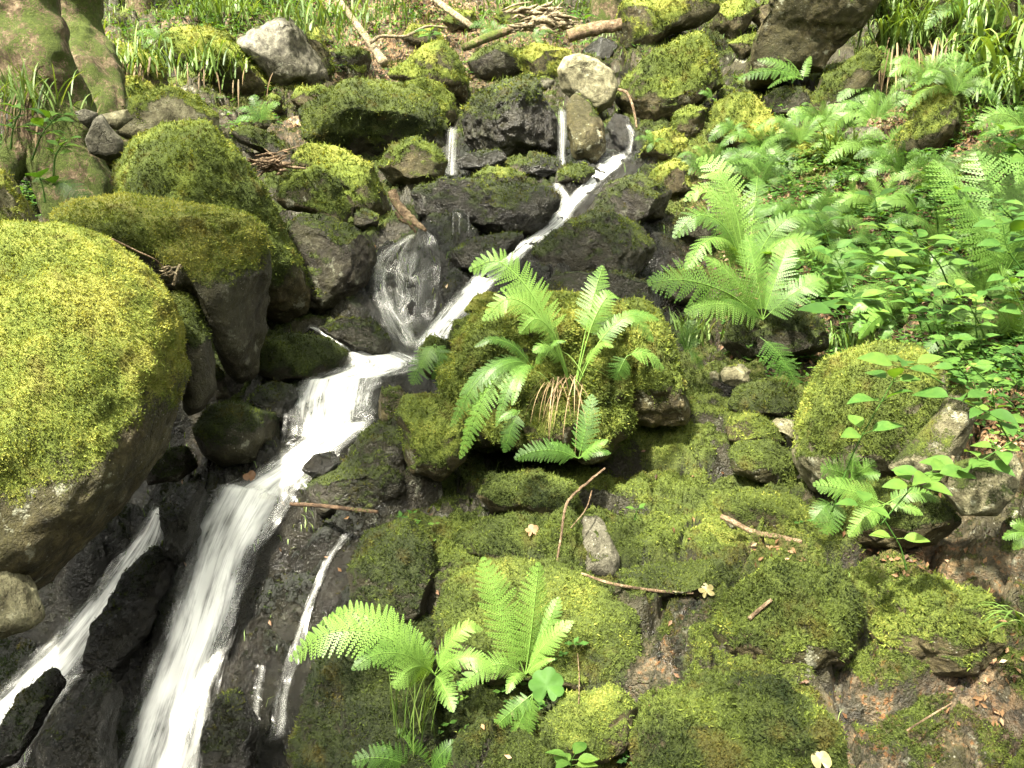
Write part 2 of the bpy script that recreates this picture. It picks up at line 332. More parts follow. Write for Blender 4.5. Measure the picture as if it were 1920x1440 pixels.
# streams: rows of (left edge x, y, right edge x, y), density of the white water, lift
RIB = [
 ('upper', [(1140,284,1200,286),(1112,316,1165,316),(1085,350,1128,346),(1052,385,1095,383),(1012,428,1062,424),(962,462,1015,456),(905,498,978,490),(876,530,940,530),(842,566,905,566),(812,604,866,606),(775,640,838,650),(735,668,815,690)], 0.68, 0.018),
 ('branch', [(1032,345,1050,345),(1040,362,1066,360),(1046,382,1078,376),(1040,405,1075,400)], 0.3, 0.015),
 ('veil', [(752,446,796,430),(714,476,820,456),(702,512,826,500),(706,552,822,545),(718,600,812,598),(736,632,800,634),(748,660,792,660)], 0.02, 0.014),
 ('strand', [(765,440,790,436),(728,466,760,462),(702,492,738,488),(696,530,728,526),(702,580,742,575),(722,622,770,616),(746,662,796,660)], 0.16, 0.018),
 ('strand', [(772,440,784,438),(752,470,766,468),(742,520,758,518),(748,570,762,570),(762,620,776,620),(766,655,780,655)], 0.08, 0.016),
 ('strand', [(700,505,722,500),(722,508,742,504),(750,522,772,520),(776,530,800,526)], 0.08, 0.012),
 ('thread', [(562,612,596,614),(592,626,634,640),(628,646,660,660),(646,668,690,684),(640,700,740,704)], 0.62, 0.02),
 ('pool', [(640,664,700,660),(640,684,770,668),(600,704,810,690),(550,722,722,716)], 0.7, 0.028),
 ('cascade', [(548,716,722,706),(538,742,712,738),(533,775,706,768),(530,806,702,796),(528,836,690,822)], 0.7, 0.03),
 ('cascadelow', [(580,806,706,790),(545,832,698,812),(515,862,650,846),(478,890,600,886),(430,912,560,926),(390,930,560,952)], 0.8, 0.035),
 ('mainfall', [(398,906,560,930),(378,935,545,960),(356,985,520,1000),(340,1040,488,1050),(325,1100,466,1110),(300,1180,446,1190),(275,1250,425,1250),(248,1320,408,1320),(225,1380,396,1385),(200,1450,382,1450),(185,1500,380,1500)], 0.98, 0.04),
 ('spill', [(560,845,640,850),(545,880,625,890),(520,915,600,930)], 0.18, 0.02),
 ('lefta', [(290,950,316,955),(252,1004,304,1022),(212,1056,272,1084),(162,1120,228,1152),(100,1192,178,1228),(40,1250,135,1290),(-25,1312,58,1358),(-90,1390,-20,1420)], 0.72, 0.03),
 ('leftb', [(120,1272,165,1268),(88,1310,130,1305),(58,1352,92,1352),(32,1398,66,1402),(10,1450,45,1455)], 0.32, 0.03),
 ('thin', [(645,1004,668,998),(615,1040,632,1042),(592,1090,606,1092),(572,1140,588,1140),(552,1200,574,1200),(532,1250,560,1252),(515,1310,545,1310),(505,1400,540,1400)], 0.16, 0.022),
 ('slab', [(870,370,960,365),(850,395,1000,392),(880,425,985,425),(900,450,960,452)], -0.05, 0.012),
 ('trickle', [(480,1250,500,1252),(470,1340,490,1340),(462,1450,480,1450)], 0.2, 0.025)]
spts = []
for nm, rows, d, l in RIB:
    c = spline(rows, 24); 
    if nm in ('slab', 'strand'): continue
    h = first_hit(Z0, (c[:,0]+c[:,2])/2, (c[:,1]+c[:,3])/2); w = (c[:,2]-c[:,0])/F*h[:,1]*0.5
    spts.append(np.column_stack([h, np.abs(w)]))
spts = np.vstack(spts)
ds = np.full(xy.shape[0], 9.0)
for s in spts: ds = np.minimum(ds, np.hypot(xy[:,0]-s[0], (xy[:,1]-s[1]))-s[3])
DS = ds.reshape(NV, NU)
def blob(lst, r=None):
    a = np.zeros(xy.shape[0])
    for px, py, rp, v in lst:
        c = first_hit(Z0, px, py)[0]; R = rp/F*c[1]
        a = np.maximum(a, v*np.exp(-(((xy[:,0]-c[0])/R)**2+((xy[:,1]-c[1])/(R*1.5))**2)))
    return a
warp = np.stack([fbm(np.column_stack([xy*2.2, np.full(len(xy), k*9.1)]), 2, 40+k) for k in (0, 1)], 1)-0.5
wetblobs = [(1150,480,150,1),(1000,440,120,1),(880,400,90,1),(780,560,120,1),(620,1080,130,1),(560,1010,90,1),(560,1300,130,1),(250,1200,160,1),(100,1350,260,1),(60,1120,260,1),(260,980,140,1),(380,1100,120,1),(450,1000,120,1),(600,900,90,1),(560,680,90,.9),(430,820,120,.6),(1100,260,110,.9),(850,300,90,.8),(150,1150,160,.8),(1400,740,60,.6),(1680,1380,90,.5),(1250,1240,50,.8),(1300,1120,50,.6)]
WETN = np.clip(np.maximum(sm(-DS.ravel()+warp[:,0]*0.12, -0.20, 0.0), blob(wetblobs)*1.15+warp[:,1]*0.5), 0, 1)
WETN = sm(WETN, 0.15, 0.8)
LITN = np.clip(blob([(1600,480,230,1),(1750,280,150,1),(1450,280,90,.5),(1850,650,150,.8),(1850,780,100,1),(1700,1030,90,.7),(600,60,160,.9),(800,40,200,.9),(1000,60,120,.7),(600,240,70,.9),(350,870,60,.8),(1450,1060,60,.3),(1860,1200,80,.5),(300,60,100,.4)])*(1+warp[:,0]*1.6), 0, 1)*(1-WETN)
RUSTN = np.clip(blob([(1690,1340,130,1),(1800,1350,120,.9),(1600,1280,60,1),(1230,1250,45,1),(1740,1030,90,.9),(1560,960,50,.3),(1290,1120,60,.5),(1640,1420,100,1),(1430,1020,40,.5),(1860,1060,70,.8)])*(1.2+warp[:,1]*1.6), 0, 1)
p3 = np.column_stack([xy, Z0.ravel()])
d1, d2, cid = worley(np.column_stack([xy*np.array([2.9, 4.4])+warp*1.9, np.zeros(len(xy))]), 3)
e1, e2, cid2 = worley(np.column_stack([xy*np.array([8.0, 11.0])+warp*4.5, np.zeros(len(xy))]), 13)
flow = sm(DS.ravel(), 0.0, 0.25)                                    # keeps the stream bed itself smoother
far = sm(xy[:,1], 5, 9)
crack = (1-sm(d2-d1, 0.02, 0.16))*(1-far*.5); crack2 = 1-sm(e2-e1, 0.0, 0.14)
dz = ((cid-.5)*0.19*sm(d2-d1, 0, .1)-crack*0.055+(0.25-d1**2*0.4)*0.07)*(0.3+0.7*flow)
dz += ((cid2-.5)*0.05*sm(e2-e1, 0, .12)-crack2*0.018+(0.2-e1**2*0.4)*0.02)*(0.5+0.5*flow)
dz += (fbm(p3*1.7, 4, 21)-0.5)*0.22*(0.4+0.6*flow) + (fbm(p3*7, 3, 24, 0.6)-0.5)*0.08 + (fbm(p3*16, 4, 25, 0.6)-0.5)*0.075 + (fbm(p3*60, 3, 29, 0.6)-0.5)*0.022*(1-0.5*far)
dz += far*(fbm(p3*1.1, 4, 31)-0.5)*0.5
dz *= sm(xy[:,1], 0.5, 1.6)
dz -= 0.06
ZT = Z0+dz.reshape(NV, NU)
# the bed sinks a little under the running water
ZT -= (0.035*(1-sm(DS, -0.02, 0.10)))
GV = np.column_stack([xy, ZT.ravel()])
ii = np.arange(NV-1)[:,None]*NU; jj = np.arange(NU-1)[None,:]
GQ = np.stack([ii+jj, ii+jj+1, ii+NU+jj+1, ii+NU+jj], -1).reshape(-1, 4)
GN = vnormals(GV, np.vstack([GQ[:,:3], GQ[:,[0,2,3]]]))
MOSSN = np.clip(0.64-0.35*crack-0.25*crack2+0.4*(GN[:,2]-0.6)+1.5*(fbm(p3*5, 4, 51)-0.45)-0.05*WETN+blob([(1300,900,300,.45),(1000,950,200,.4),(1500,1150,330,.4),(900,1050,150,.4),(1100,1350,300,.2),(1350,280,180,.6),(1500,430,200,.3),(600,680,90,.3)])-LITN*0.6-RUSTN*0.75-0.12*far-0.9*(1-sm(DS.ravel(),-.03,.06)), 0, 1)
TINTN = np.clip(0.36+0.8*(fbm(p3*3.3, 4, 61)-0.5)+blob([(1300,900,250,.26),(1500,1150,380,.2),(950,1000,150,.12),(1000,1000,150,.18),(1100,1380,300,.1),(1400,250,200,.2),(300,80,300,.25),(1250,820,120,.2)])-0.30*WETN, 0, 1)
ground = mesh_obj('ground', GV, GQ, M['ground'], attrs={'moss': MOSSN, 'wet': np.clip(WETN*0.95+crack*.5+crack2*.25, 0, 1), 'litter': LITN, 'rust': RUSTN, 'tint': TINTN})
tag(ground, kind='structure')
def at(px, py): return first_hit(ZT, px, py)[0]
def ground_z(x, y):
    u = x/y; j = np.clip(np.searchsorted(UG, u)-1, 0, NU-2); i = np.clip(np.searchsorted(YG, y)-1, 0, NV-2)
    return ZT[i, j]

# ------------------------------------------------------------------ moss shoots
def tufts(P, Nn, size, tint, k=4, seed=1, spread=0.75, wid=0.42):
    """small leaf-shaped triangles in bunches of k at points P with normals Nn"""
    r = np.random.default_rng(seed); n = len(P)
    P = np.repeat(P, k, 0); Nn = np.repeat(Nn, k, 0); size = np.repeat(size, k)*r.uniform(0.6, 1.4, n*k); tint = np.repeat(tint+r.normal(0, 0.08, n), k)+r.normal(0, 0.08, n*k)
    d = unit(Nn+r.normal(0, spread, (n*k, 3))+np.array([0, 0, 0.15])); s = unit(np.cross(d, r.normal(0, 1, (n*k, 3))))
    b = P-Nn*size[:,None]*0.15+r.normal(0, 0.35, (n*k, 3))*size[:,None]
    w = size*wid
    V = np.stack([b-s*w[:,None]*0.5, b+s*w[:,None]*0.5, b+d*size[:,None]], 1).reshape(-1, 3)
    return V, np.arange(n*k*3).reshape(-1, 3), np.repeat(tint, 3)
def grow_moss(V, T, Nn, mask, tint, dens, parent=None, loc=None, seed=1, size=1.0, hang=0.0):
    """scatter shoots over a surface, most where the mask is high; dens = bunches per square of apparent size"""
    r = np.random.default_rng(seed)
    a = V[T[:,0]]; b = V[T[:,1]]; c = V[T[:,2]]; cr = np.cross(b-a, c-a); ar = 0.5*np.linalg.norm(cr, axis=1); cen = (a+b+c)/3
    dist = np.linalg.norm(cen-CAM, axis=1); fn = unit(cr); face = (fn*unit(CAM-cen)).sum(1)
    m = mask[T].mean(1); w = ar/dist**2*sm(m, 0.35, 0.75)*np.where(face > -0.15, np.clip(face+0.3, 0.15, 1), 0.05)
    n = int(w.sum()*dens)
    if n < 4: return None
    n = min(n, 80000)
    f = r.choice(len(T), n, p=w/w.sum()); q = r.random((n, 2)); fl = q.sum(1) > 1; q[fl] = 1-q[fl]
    P = a[f]+(b[f]-a[f])*q[:,:1]+(c[f]-a[f])*q[:,1:]; NN = unit(Nn[T[f,0]])
    sz = (0.0022*dist[f]+0.0010)*size*r.uniform(0.6, 1.5, n)
    if hang: NN = unit(NN+np.array([0, 0, -hang]))
    tv = tint[T[f,0]]+(fbm(P*25, 2, seed)-0.5)*0.6+(fbm(P*8, 3, seed+1)-.5)*.7-.05
    Vt, Tt, tt = tufts(P, NN, sz, tv, 4, seed)
    o = mesh_obj('moss', Vt, Tt, M['moss'], parent, loc, {'tint': tt}, smooth=False)
    return o

# ------------------------------------------------------------------ boulders
_ico = {}
def ico(s):
    if s not in _ico:
        bm = bmesh.new(); bmesh.ops.create_icosphere(bm, subdivisions=s, radius=1.0)
        V = np.array([v.co[:] for v in bm.verts]); T = np.array([[v.index for v in f.verts] for f in bm.faces]); bm.free(); _ico[s] = (V, T)
    return _ico[s]
BOULD = []
def boulder(label, poly, mat='brown', moss=0.1, tint=0.5, thick=0.75, apex=(0, -0.15), cuts=3, Y=None, push=0.35, lump=0.05, seed=None, cat='boulder', name=None, line=None, wet=0.0, group=None, box=0.8, shaggy=1.0, dens=1.0, moff=None):
    """a stone body: silhouette in the plane across the sight line, real depth behind and in front of it, set on the ground"""
    global _bs
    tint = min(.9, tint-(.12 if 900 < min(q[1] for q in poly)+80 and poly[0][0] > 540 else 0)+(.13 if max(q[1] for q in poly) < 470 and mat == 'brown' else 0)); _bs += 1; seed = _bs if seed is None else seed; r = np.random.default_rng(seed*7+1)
    pl = np.array(poly, float); x0, y0 = pl.min(0); x1, y1 = pl.max(0)
    # area centroid
    q = np.roll(pl, -1, 0); cr = pl[:,0]*q[:,1]-q[:,0]*pl[:,1]; A = cr.sum()/2; c = ((pl+q)*cr[:,None]).sum(0)/(6*A)
    rpx = math.sqrt(abs(A)/math.pi)
    if Y is None:
        h = at(c[0], min(y1-0.1*(y1-y0), 1600)); Y = h[1]+rpx/F*h[1]*thick*push
    elif c[0] > 540 and c[1] > 700:                          # sits proud of the bank it lies in
        h = at(c[0], min(y1-0.1*(y1-y0), 1600)); Y = min(Y, h[1]+rpx/F*h[1]*thick*0.84)
    C = P3(c[0], c[1], Y); fw = unit(C-CAM); rt = unit(np.cross(fw, [0, 0, 1.0])); up = np.cross(rt, fw); sc = np.linalg.norm(C-CAM)/(F*np.linalg.norm([ (c[0]-960)/F, (720-c[1])/F, 1]))
    # outline radius by angle
    th = np.linspace(-math.pi, math.pi, 241); D = np.stack([np.cos(th), -np.sin(th)], 1); rr = np.zeros(241)
    for k in range(len(pl)):
        a = pl[k]-c; b = pl[(k+1) % len(pl)]-c; e = b-a
        den = D[:,0]*e[1]-D[:,1]*e[0]; den = np.where(np.abs(den) < 1e-9, 1e-9, den)
        t = (a[0]*e[1]-a[1]*e[0])/den; s = (a[0]*D[:,1]-a[1]*D[:,0])/den
        ok = (t > 0) & (s >= -1e-6) & (s <= 1+1e-6); rr = np.where(ok, np.maximum(rr, t), rr)
    rr[rr == 0] = rpx*0.6
    for _ in range(3): rr[:-1] = (np.roll(rr[:-1], 1)+2*rr[:-1]+np.roll(rr[:-1], -1))/4; rr[-1] = rr[0]
    lev = 6 if rpx > 75 else 5 if rpx > 22 else 4
    S, T = ico(lev); q = S.copy()
    for k in range(cuts):
        n = unit(np.array([r.normal(0, 0.8), r.normal(0.1, 0.8), r.uniform(0.15, 1.0)])); hh = r.uniform(0.62, 0.85)
        d = q@n; over = np.maximum(d-hh, 0); q = q-n*(over*0.93)[:,None]
    th_ = np.arctan2(q[:,1], q[:,0]); rho = np.hypot(S[:,0], S[:,1]); rq = np.hypot(q[:,0], q[:,1])
    R = np.interp(th_, th, rr); pr = R*(rq**box)
    dep = q[:,2]*thick*rpx
    X = pr*np.cos(th_)+apex[0]*rpx*(1-rho)*np.clip(S[:,2], 0, 1)*1.4; Yv = pr*np.sin(th_)+apex[1]*rpx*(1-rho)*np.clip(S[:,2], 0, 1)*1.4
    V = C+sc*(X[:,None]*rt+Yv[:,None]*up-dep[:,None]*fw)
    size = sc*rpx; Nn = vnormals(V, T); o3 = r.uniform(0, 50, 3)
    n1 = fbm(V/size*1.3+o3, 4, seed)-0.5; w1, w2, _i = worley(V/size*1.5+o3, seed+5); n2 = fbm(V*16+o3, 4, seed+9, 0.6)-0.5
    V = V+Nn*(n1*lump*2.4*size+(sm(w2-w1, 0, 0.22)-0.8)*lump*0.45*size+n2*0.036*min(1.0, size*3))[:,None]
    if wet > 0.45: V = V+Nn*((fbm(V*9+o3, 4, seed+19, 0.6)-0.5)*0.07*min(1, size*4))[:,None]
    Nn = vnormals(V, T); g = fbm(V*6+o3, 4, seed+3)
    mask = Nn[:,2]*0.85+moss+(0.16 if mat in ('brown', 'dark') else .3 if mat == 'wet' else 0)+(g-0.5)*1.3
    if mat == 'wet': tint = tint*0.6
    if line is not None:                                     # moss ends along a slanting line across the stone
        v = (V-C)@up/size; u = (V-C)@rt/size; mask = mask*0.5+(v-line[0]-line[1]*u+(fbm(V/size*3+o3, 3, seed+8)-.5)*.7)*line[2]+0.25
    mask = np.clip(mask, 0, 1)
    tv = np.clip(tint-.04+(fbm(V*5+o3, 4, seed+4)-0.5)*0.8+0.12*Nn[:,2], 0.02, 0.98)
    base = np.array([C[0], C[1], V[:,2].min()])
    wv = np.full(len(V), wet)
    if wet > 0.2: mask = mask*(1-0.35*wet)
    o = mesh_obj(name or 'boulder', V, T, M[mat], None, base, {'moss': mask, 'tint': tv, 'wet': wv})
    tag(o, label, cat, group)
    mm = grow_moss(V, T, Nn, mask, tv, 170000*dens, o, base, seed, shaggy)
    BOULD.append((o, V, T, Nn, mask))
    return o
_bs = 100
# ------------------------------------------------------------------ boulders, from the far side of the stream to the near
B = boulder
# far band
B('olive mossy boulder with a flat top at the upper left, behind the grass topped one', [(300,75),(330,58),(400,42),(445,70),(455,110),(400,130),(310,125)], 'brown', .5, .6)
B('mossy boulder with a grass tuft growing on its left shoulder', [(345,105),(400,70),(450,85),(490,125),(514,160),(500,180),(430,190),(360,160)], 'brown', .45, .55)
B('grey boulder with white lichen spots and a pointed top', [(445,85),(480,58),(540,33),(575,58),(602,100),(616,145),(600,168),(545,175),(510,158),(475,118)], 'grey', -.45, .5, cuts=4)
B('slim mossy stone leaning on the right side of the lichen spotted boulder', [(575,68),(602,74),(620,100),(628,132),(612,152),(596,120)], 'brown', .4, .6)
B('flat topped dark mossy stone under the pale fallen branch', [(618,96),(655,88),(700,92),(704,114),(690,135),(630,132)], 'dark', .3, .5)
B('small square mossy block below the flat topped dark stone', [(643,120),(668,111),(688,122),(688,145),(674,160),(648,156)], 'brown', .3, .5)
B('mossy boulder with a rounded peak behind the long overhanging boulder', [(725,140),(760,115),(795,88),(828,78),(858,104),(878,150),(874,185),(850,200),(790,168),(735,150)], 'brown', .25, .55, thick=.9)
B('mossy boulder right of the rounded peak, dark on its lower face', [(874,115),(900,90),(930,82),(962,86),(990,112),(998,140),(945,158),(892,150)], 'dark', .15, .6, apex=(0, .15))
B('low bright mossy boulder behind the smooth pale stone', [(955,95),(1000,82),(1065,93),(1082,112),(1070,150),(1030,165),(985,145)], 'brown', .6, .75)
B('thin flat slab wedged left of the smooth pale stone', [(985,148),(1020,143),(1040,150),(1038,166),(1010,172)], 'grey', -.2, .4, cuts=1)
B('smooth pale tan boulder without moss above the right little fall', [(1043,130),(1058,110),(1085,104),(1120,112),(1150,135),(1160,165),(1148,198),(1120,210),(1082,192),(1052,168)], 'pale', -.75, .4, apex=(-.15, -.1), cuts=4, lump=.03)
B('very large round mossy boulder in the upper centre right', [(1150,185),(1168,150),(1205,112),(1258,66),(1308,45),(1346,72),(1366,115),(1364,165),(1335,205),(1285,230),(1205,240),(1180,218)], 'brown', .35, .45, thick=.8, cuts=4, lump=.03)
B('bright mossy boulder at the top edge above the very large round one', [(1148,45),(1165,5),(1230,-25),(1335,-20),(1350,20),(1312,52),(1262,60),(1212,95),(1170,88)], 'brown', .45, .75)
B('mossy boulder between the top edge boulder and the overhanging rock', [(1325,48),(1348,8),(1392,-10),(1420,15),(1402,52),(1376,80),(1336,66)], 'brown', .4, .55)
B('small olive stone wedged beside the overhanging rock', [(1364,80),(1395,64),(1434,62),(1425,95),(1390,112)], 'brown', .2, .5)
B('small brown stone tucked behind the overhanging rock at the top edge', [(1405,30),(1430,0),(1460,-10),(1460,30),(1430,55)], 'brown', .1, .4)
B('huge brown rock with a dark undercut beneath it at the upper right', [(1380,175),(1398,112),(1438,60),(1455,-60),(1650,-60),(1642,15),(1612,58),(1572,92),(1542,135),(1500,158),(1445,190),(1395,200)], 'brown', .1, .35, apex=(-.35, .25), thick=.9, cuts=5, dens=.7)
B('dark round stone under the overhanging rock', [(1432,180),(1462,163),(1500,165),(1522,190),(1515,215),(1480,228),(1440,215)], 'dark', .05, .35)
B('brown mossy ramp of rock right of the dark undercut', [(1510,200),(1545,140),(1585,105),(1632,80),(1650,110),(1625,190),(1570,240),(1525,230)], 'brown', .3, .35)
# middle band
B('smooth mossy boulder at the left with a yellow green top', [(152,190),(175,162),(215,144),(258,142),(292,162),(285,200),(230,222),(165,215)], 'brown', .8, .75, lump=.03)
B('mossy stone between the grass topped boulder and the overhanging one', [(545,188),(560,160),(598,156),(628,170),(628,195),(600,212),(560,212)], 'brown', .35, .5)
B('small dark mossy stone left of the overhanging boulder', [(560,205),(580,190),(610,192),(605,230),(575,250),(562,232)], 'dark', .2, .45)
B('little mossy stone under the right side of the grass topped boulder', [(494,188),(512,174),(528,184),(532,210),(512,220),(496,208)], 'brown', .4, .55)
B('little upright mossy stone in the leafy hollow at the upper left', [(466,228),(478,200),(500,198),(516,220),(514,245),(480,248)], 'brown', .3, .4)
B('long flat mossy stone above the splintered rotten wood', [(432,245),(470,236),(515,250),(548,280),(545,300),(500,292),(450,268)], 'dark', .25, .5)
B('mossy boulder just behind the right shoulder of the overhanging one', [(755,158),(790,148),(828,154),(850,180),(858,215),(848,248),(815,235),(775,190)], 'brown', .4, .5)
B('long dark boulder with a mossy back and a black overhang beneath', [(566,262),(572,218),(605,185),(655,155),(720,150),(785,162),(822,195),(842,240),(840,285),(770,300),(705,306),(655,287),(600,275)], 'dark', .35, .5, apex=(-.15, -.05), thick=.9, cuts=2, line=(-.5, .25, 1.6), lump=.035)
B('brown standing stone between the two little falls on the right', [(1060,200),(1078,177),(1105,192),(1132,235),(1138,280),(1115,308),(1078,302),(1062,250)], 'brown', -.35, .3, apex=(-.2,-.1), cuts=2)
B('broad dark boulder with mossy top that the stream parts around', [(855,225),(882,178),(930,158),(988,147),(1015,162),(1030,200),(1052,225),(1056,268),(1042,292),(960,305),(900,295),(862,268)], 'dark', -.12, .5, apex=(-.1, .2), wet=.6, cuts=5, line=(.05, .25, 1.3))
B('wet dark stone lying at the foot of the broad dark boulder', [(856,300),(895,280),(938,278),(952,298),(925,322),(862,318)], 'wet', -.4, .4, wet=.8)
B('low stone with green back under the right little fall', [(972,308),(1010,290),(1048,298),(1058,318),(1020,334),(982,326)], 'wet', .1, .6, wet=.5)
B('small round mossy cushion stone left of the upper stream bend', [(1040,322),(1065,306),(1098,308),(1118,322),(1095,345),(1048,342)], 'dark', .4, .5)
B('low mossy cushion rock above the wet slab', [(885,330),(915,312),(955,314),(985,328),(985,350),(900,352)], 'dark', .45, .6)
B('wet broad slab that the film of water runs over', [(772,362),(825,332),(900,338),(1000,345),(1052,360),(1048,395),(1000,440),(905,455),(805,428),(780,398)], 'dark', .15, .35, apex=(0, -.1), wet=.7, thick=.7, push=.1)
B('black wet stone beside the far right fall', [(1135,235),(1150,212),(1178,222),(1195,255),(1190,285),(1160,292),(1140,270)], 'wet', -.5, .3, wet=.9)
B('dark stone under the far rock at the top of the stream', [(1090,95),(1125,72),(1165,85),(1150,115),(1110,112)], 'wet', -.2, .3, wet=.8)
B('rear half of the split mossy boulder left of the stream', [(542,308),(578,270),(630,276),(700,312),(738,362),(742,405),(700,428),(658,412),(645,370),(600,325)], 'brown', .4, .5, cuts=2)
B('front half of the split mossy boulder left of the stream', [(512,372),(545,312),(590,308),(640,342),(658,392),(645,432),(585,400),(535,392)], 'brown', .35, .45, Y=4.95, cuts=4)
B('round mossy boulder under the black overhang', [(703,312),(735,272),(780,257),(820,274),(840,305),(832,332),(790,352),(732,348)], 'brown', .3, .45)
B('small dark stone in the gap beside the split boulder', [(664,400),(688,390),(712,402),(708,425),(682,435),(662,422)], 'dark', .1, .4)
B('dark damp boulder with a mossy rim next to the tall left boulder', [(532,452),(568,406),(612,398),(662,420),(702,460),(709,492),(692,535),(650,568),(600,590),(555,565),(533,500)], 'dark', .0, .4, apex=(0, -.05), cuts=4, wet=.25)
# left group
B('light topped mossy boulder behind the tall left boulder', [(222,250),(250,190),(318,164),(372,174),(408,215),(400,262),(300,290)], 'pale', .25, .7, Y=5.1)
B('tall sloping mossy boulder on the left with pale lichen spots', [(202,300),(238,228),(315,200),(392,225),(452,290),(495,352),(526,430),(556,490),(572,560),(560,602),(520,620),(480,606),(420,580),(320,540),(225,440)], 'brown', .6, .55, apex=(-.15, -.2), thick=.7, Y=4.12, cuts=2, lump=.035, line=(-.55, -.05, 1.5))
B('grey angular stone jammed between the tree and the tall boulder', [(164,262),(178,230),(196,209),(216,240),(230,266),(226,295),(196,306),(168,286)], 'grey', -.9, .4, cuts=5, Y=4.3, lump=.02)
B('little light flat stone above the grey angular stone', [(142,210),(160,204),(182,212),(181,236),(165,241),(150,228)], 'grey', -.9, .4, Y=4.5)
B('flat tan stone between the yellow green boulder and the tall one', [(186,216),(238,204),(248,222),(218,244),(196,238)], 'pale', -.8, .4, Y=4.4)
B('sunlit pale mossy boulder cut by the left edge above the giant one', [(-90,330),(-40,312),(10,316),(45,336),(72,380),(80,432),(40,500),(-90,520)], 'pale', .45, .85, Y=3.2, thick=.8)
B('blocky boulder under a thick overhanging quilt of bright moss', [(132,412),(160,380),(242,367),(372,384),(470,400),(506,430),(502,520),(490,640),(466,725),(430,738),(400,700),(385,610),(330,560),(250,500),(180,460)], 'dark', .55, .8, apex=(-.1, .2), thick=.9, Y=3.4, cuts=2, box=.72, line=(-.02, .1, 1.6), shaggy=.85, dens=2.0)
B('narrow upright stone with a mossy cap squeezed between two boulders', [(318,560),(332,525),(356,520),(380,545),(391,600),(397,680),(400,740),(372,785),(340,792),(322,700)], 'dark', .1, .6, Y=3.18, thick=.8, line=(.25, 0, 1.6))
B('slim dark pillar stone in the shadowed gap', [(398,690),(408,676),(420,695),(428,745),(402,752)], 'dark', 0, .4, Y=3.45)
B('giant sunlit mossy boulder filling the left edge', [(-330,560),(-200,455),(-60,420),(60,416),(140,424),(212,446),(270,500),(312,558),(331,630),(333,735),(312,800),(272,880),(200,965),(110,1050),(20,1120),(-120,1120),(-300,900)], 'brown', .62, .88, apex=(.05, -.38), thick=.72, Y=2.66, cuts=1, lump=.02, line=(-.33, .35, 1.8), shaggy=.72, dens=2.2)  # sunlight put into the colour: moss tint raised all over this boulder
B('split block of yellowish stone at the lower left edge', [(-160,1015),(0,1008),(28,1045),(48,1115),(58,1188),(32,1206),(-160,1225)], 'pale', -.5, .7, Y=2.22, thick=.4, cuts=2, lump=.01, shaggy=.5, dens=.3, apex=(0, -.3))
# stream side rocks
B('low dark mossy hummock left of the pool', [(470,650),(500,632),(560,622),(622,640),(652,664),(640,695),(590,714),(515,716),(474,695)], 'dark', .45, .35, Y=3.72, thick=.9)
B('wet grey rock shoulder left of the wide little fall', [(462,745),(500,716),(552,722),(562,745),(548,800),(500,800)], 'wet', -.2, .3, wet=.8, Y=3.45)
B('mossy dark rock below the narrow upright stone', [(366,795),(398,755),(470,744),(522,788),(528,835),(482,868),(415,875),(380,850)], 'dark', .25, .35, Y=3.3, thick=.9)
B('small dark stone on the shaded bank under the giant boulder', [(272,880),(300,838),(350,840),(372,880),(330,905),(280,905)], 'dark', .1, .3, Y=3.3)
B('dark mossy rock on the right bank of the wide little fall', [(640,860),(700,790),(752,775),(775,830),(765,930),(700,965),(600,960),(570,905)], 'dark', .1, .35, wet=.5, Y=3.1, thick=.8)
B('wet rib of rock at the top of the left fall', [(302,945),(330,908),(378,903),(392,930),(368,1005),(330,1062),(305,1040)], 'wet', -.3, .3, wet=.95, Y=2.98, thick=.9)
B('long wet black rib between the two lower falls', [(158,1220),(178,1160),(240,1080),(300,1035),(335,1050),(318,1110),(280,1180),(228,1268),(172,1300)], 'wet', -.2, .3, wet=.95, Y=2.80, thick=.6)
B('wet stone splitting the lowest left rivulet', [(-20,1390),(40,1300),(105,1272),(122,1300),(80,1360),(30,1420),(-20,1430)], 'wet', .0, .4, wet=.9, Y=2.62)
B('shining wet rock in the bottom left corner', [(62,1480),(85,1380),(130,1300),(215,1275),(240,1330),(195,1480)], 'wet', -.15, .35, wet=.95, Y=2.48, thick=.7)
B('glossy wet rock right of the foot of the main fall', [(375,1480),(382,1360),(420,1300),(462,1292),(486,1360),(470,1480)], 'wet', -.25, .3, wet=.95, Y=2.33, thick=.6)
B('small dark stone dividing the wide cascade', [(566,880),(590,850),(628,846),(640,870),(600,905)], 'wet', -.4, .3, wet=.95, Y=3.04)
B('dark mossy rock face left of the lower dome', [(655,1060),(690,995),(765,972),(828,1008),(845,1100),(808,1180),(700,1180),(660,1125)], 'dark', .25, .4, Y=2.72, thick=.8)
B('large dark mossy hump beneath the big lower fern', [(548,1380),(590,1240),(680,1180),(790,1190),(850,1300),(840,1520),(550,1520)], 'dark', .22, .3, Y=2.36, thick=.6)
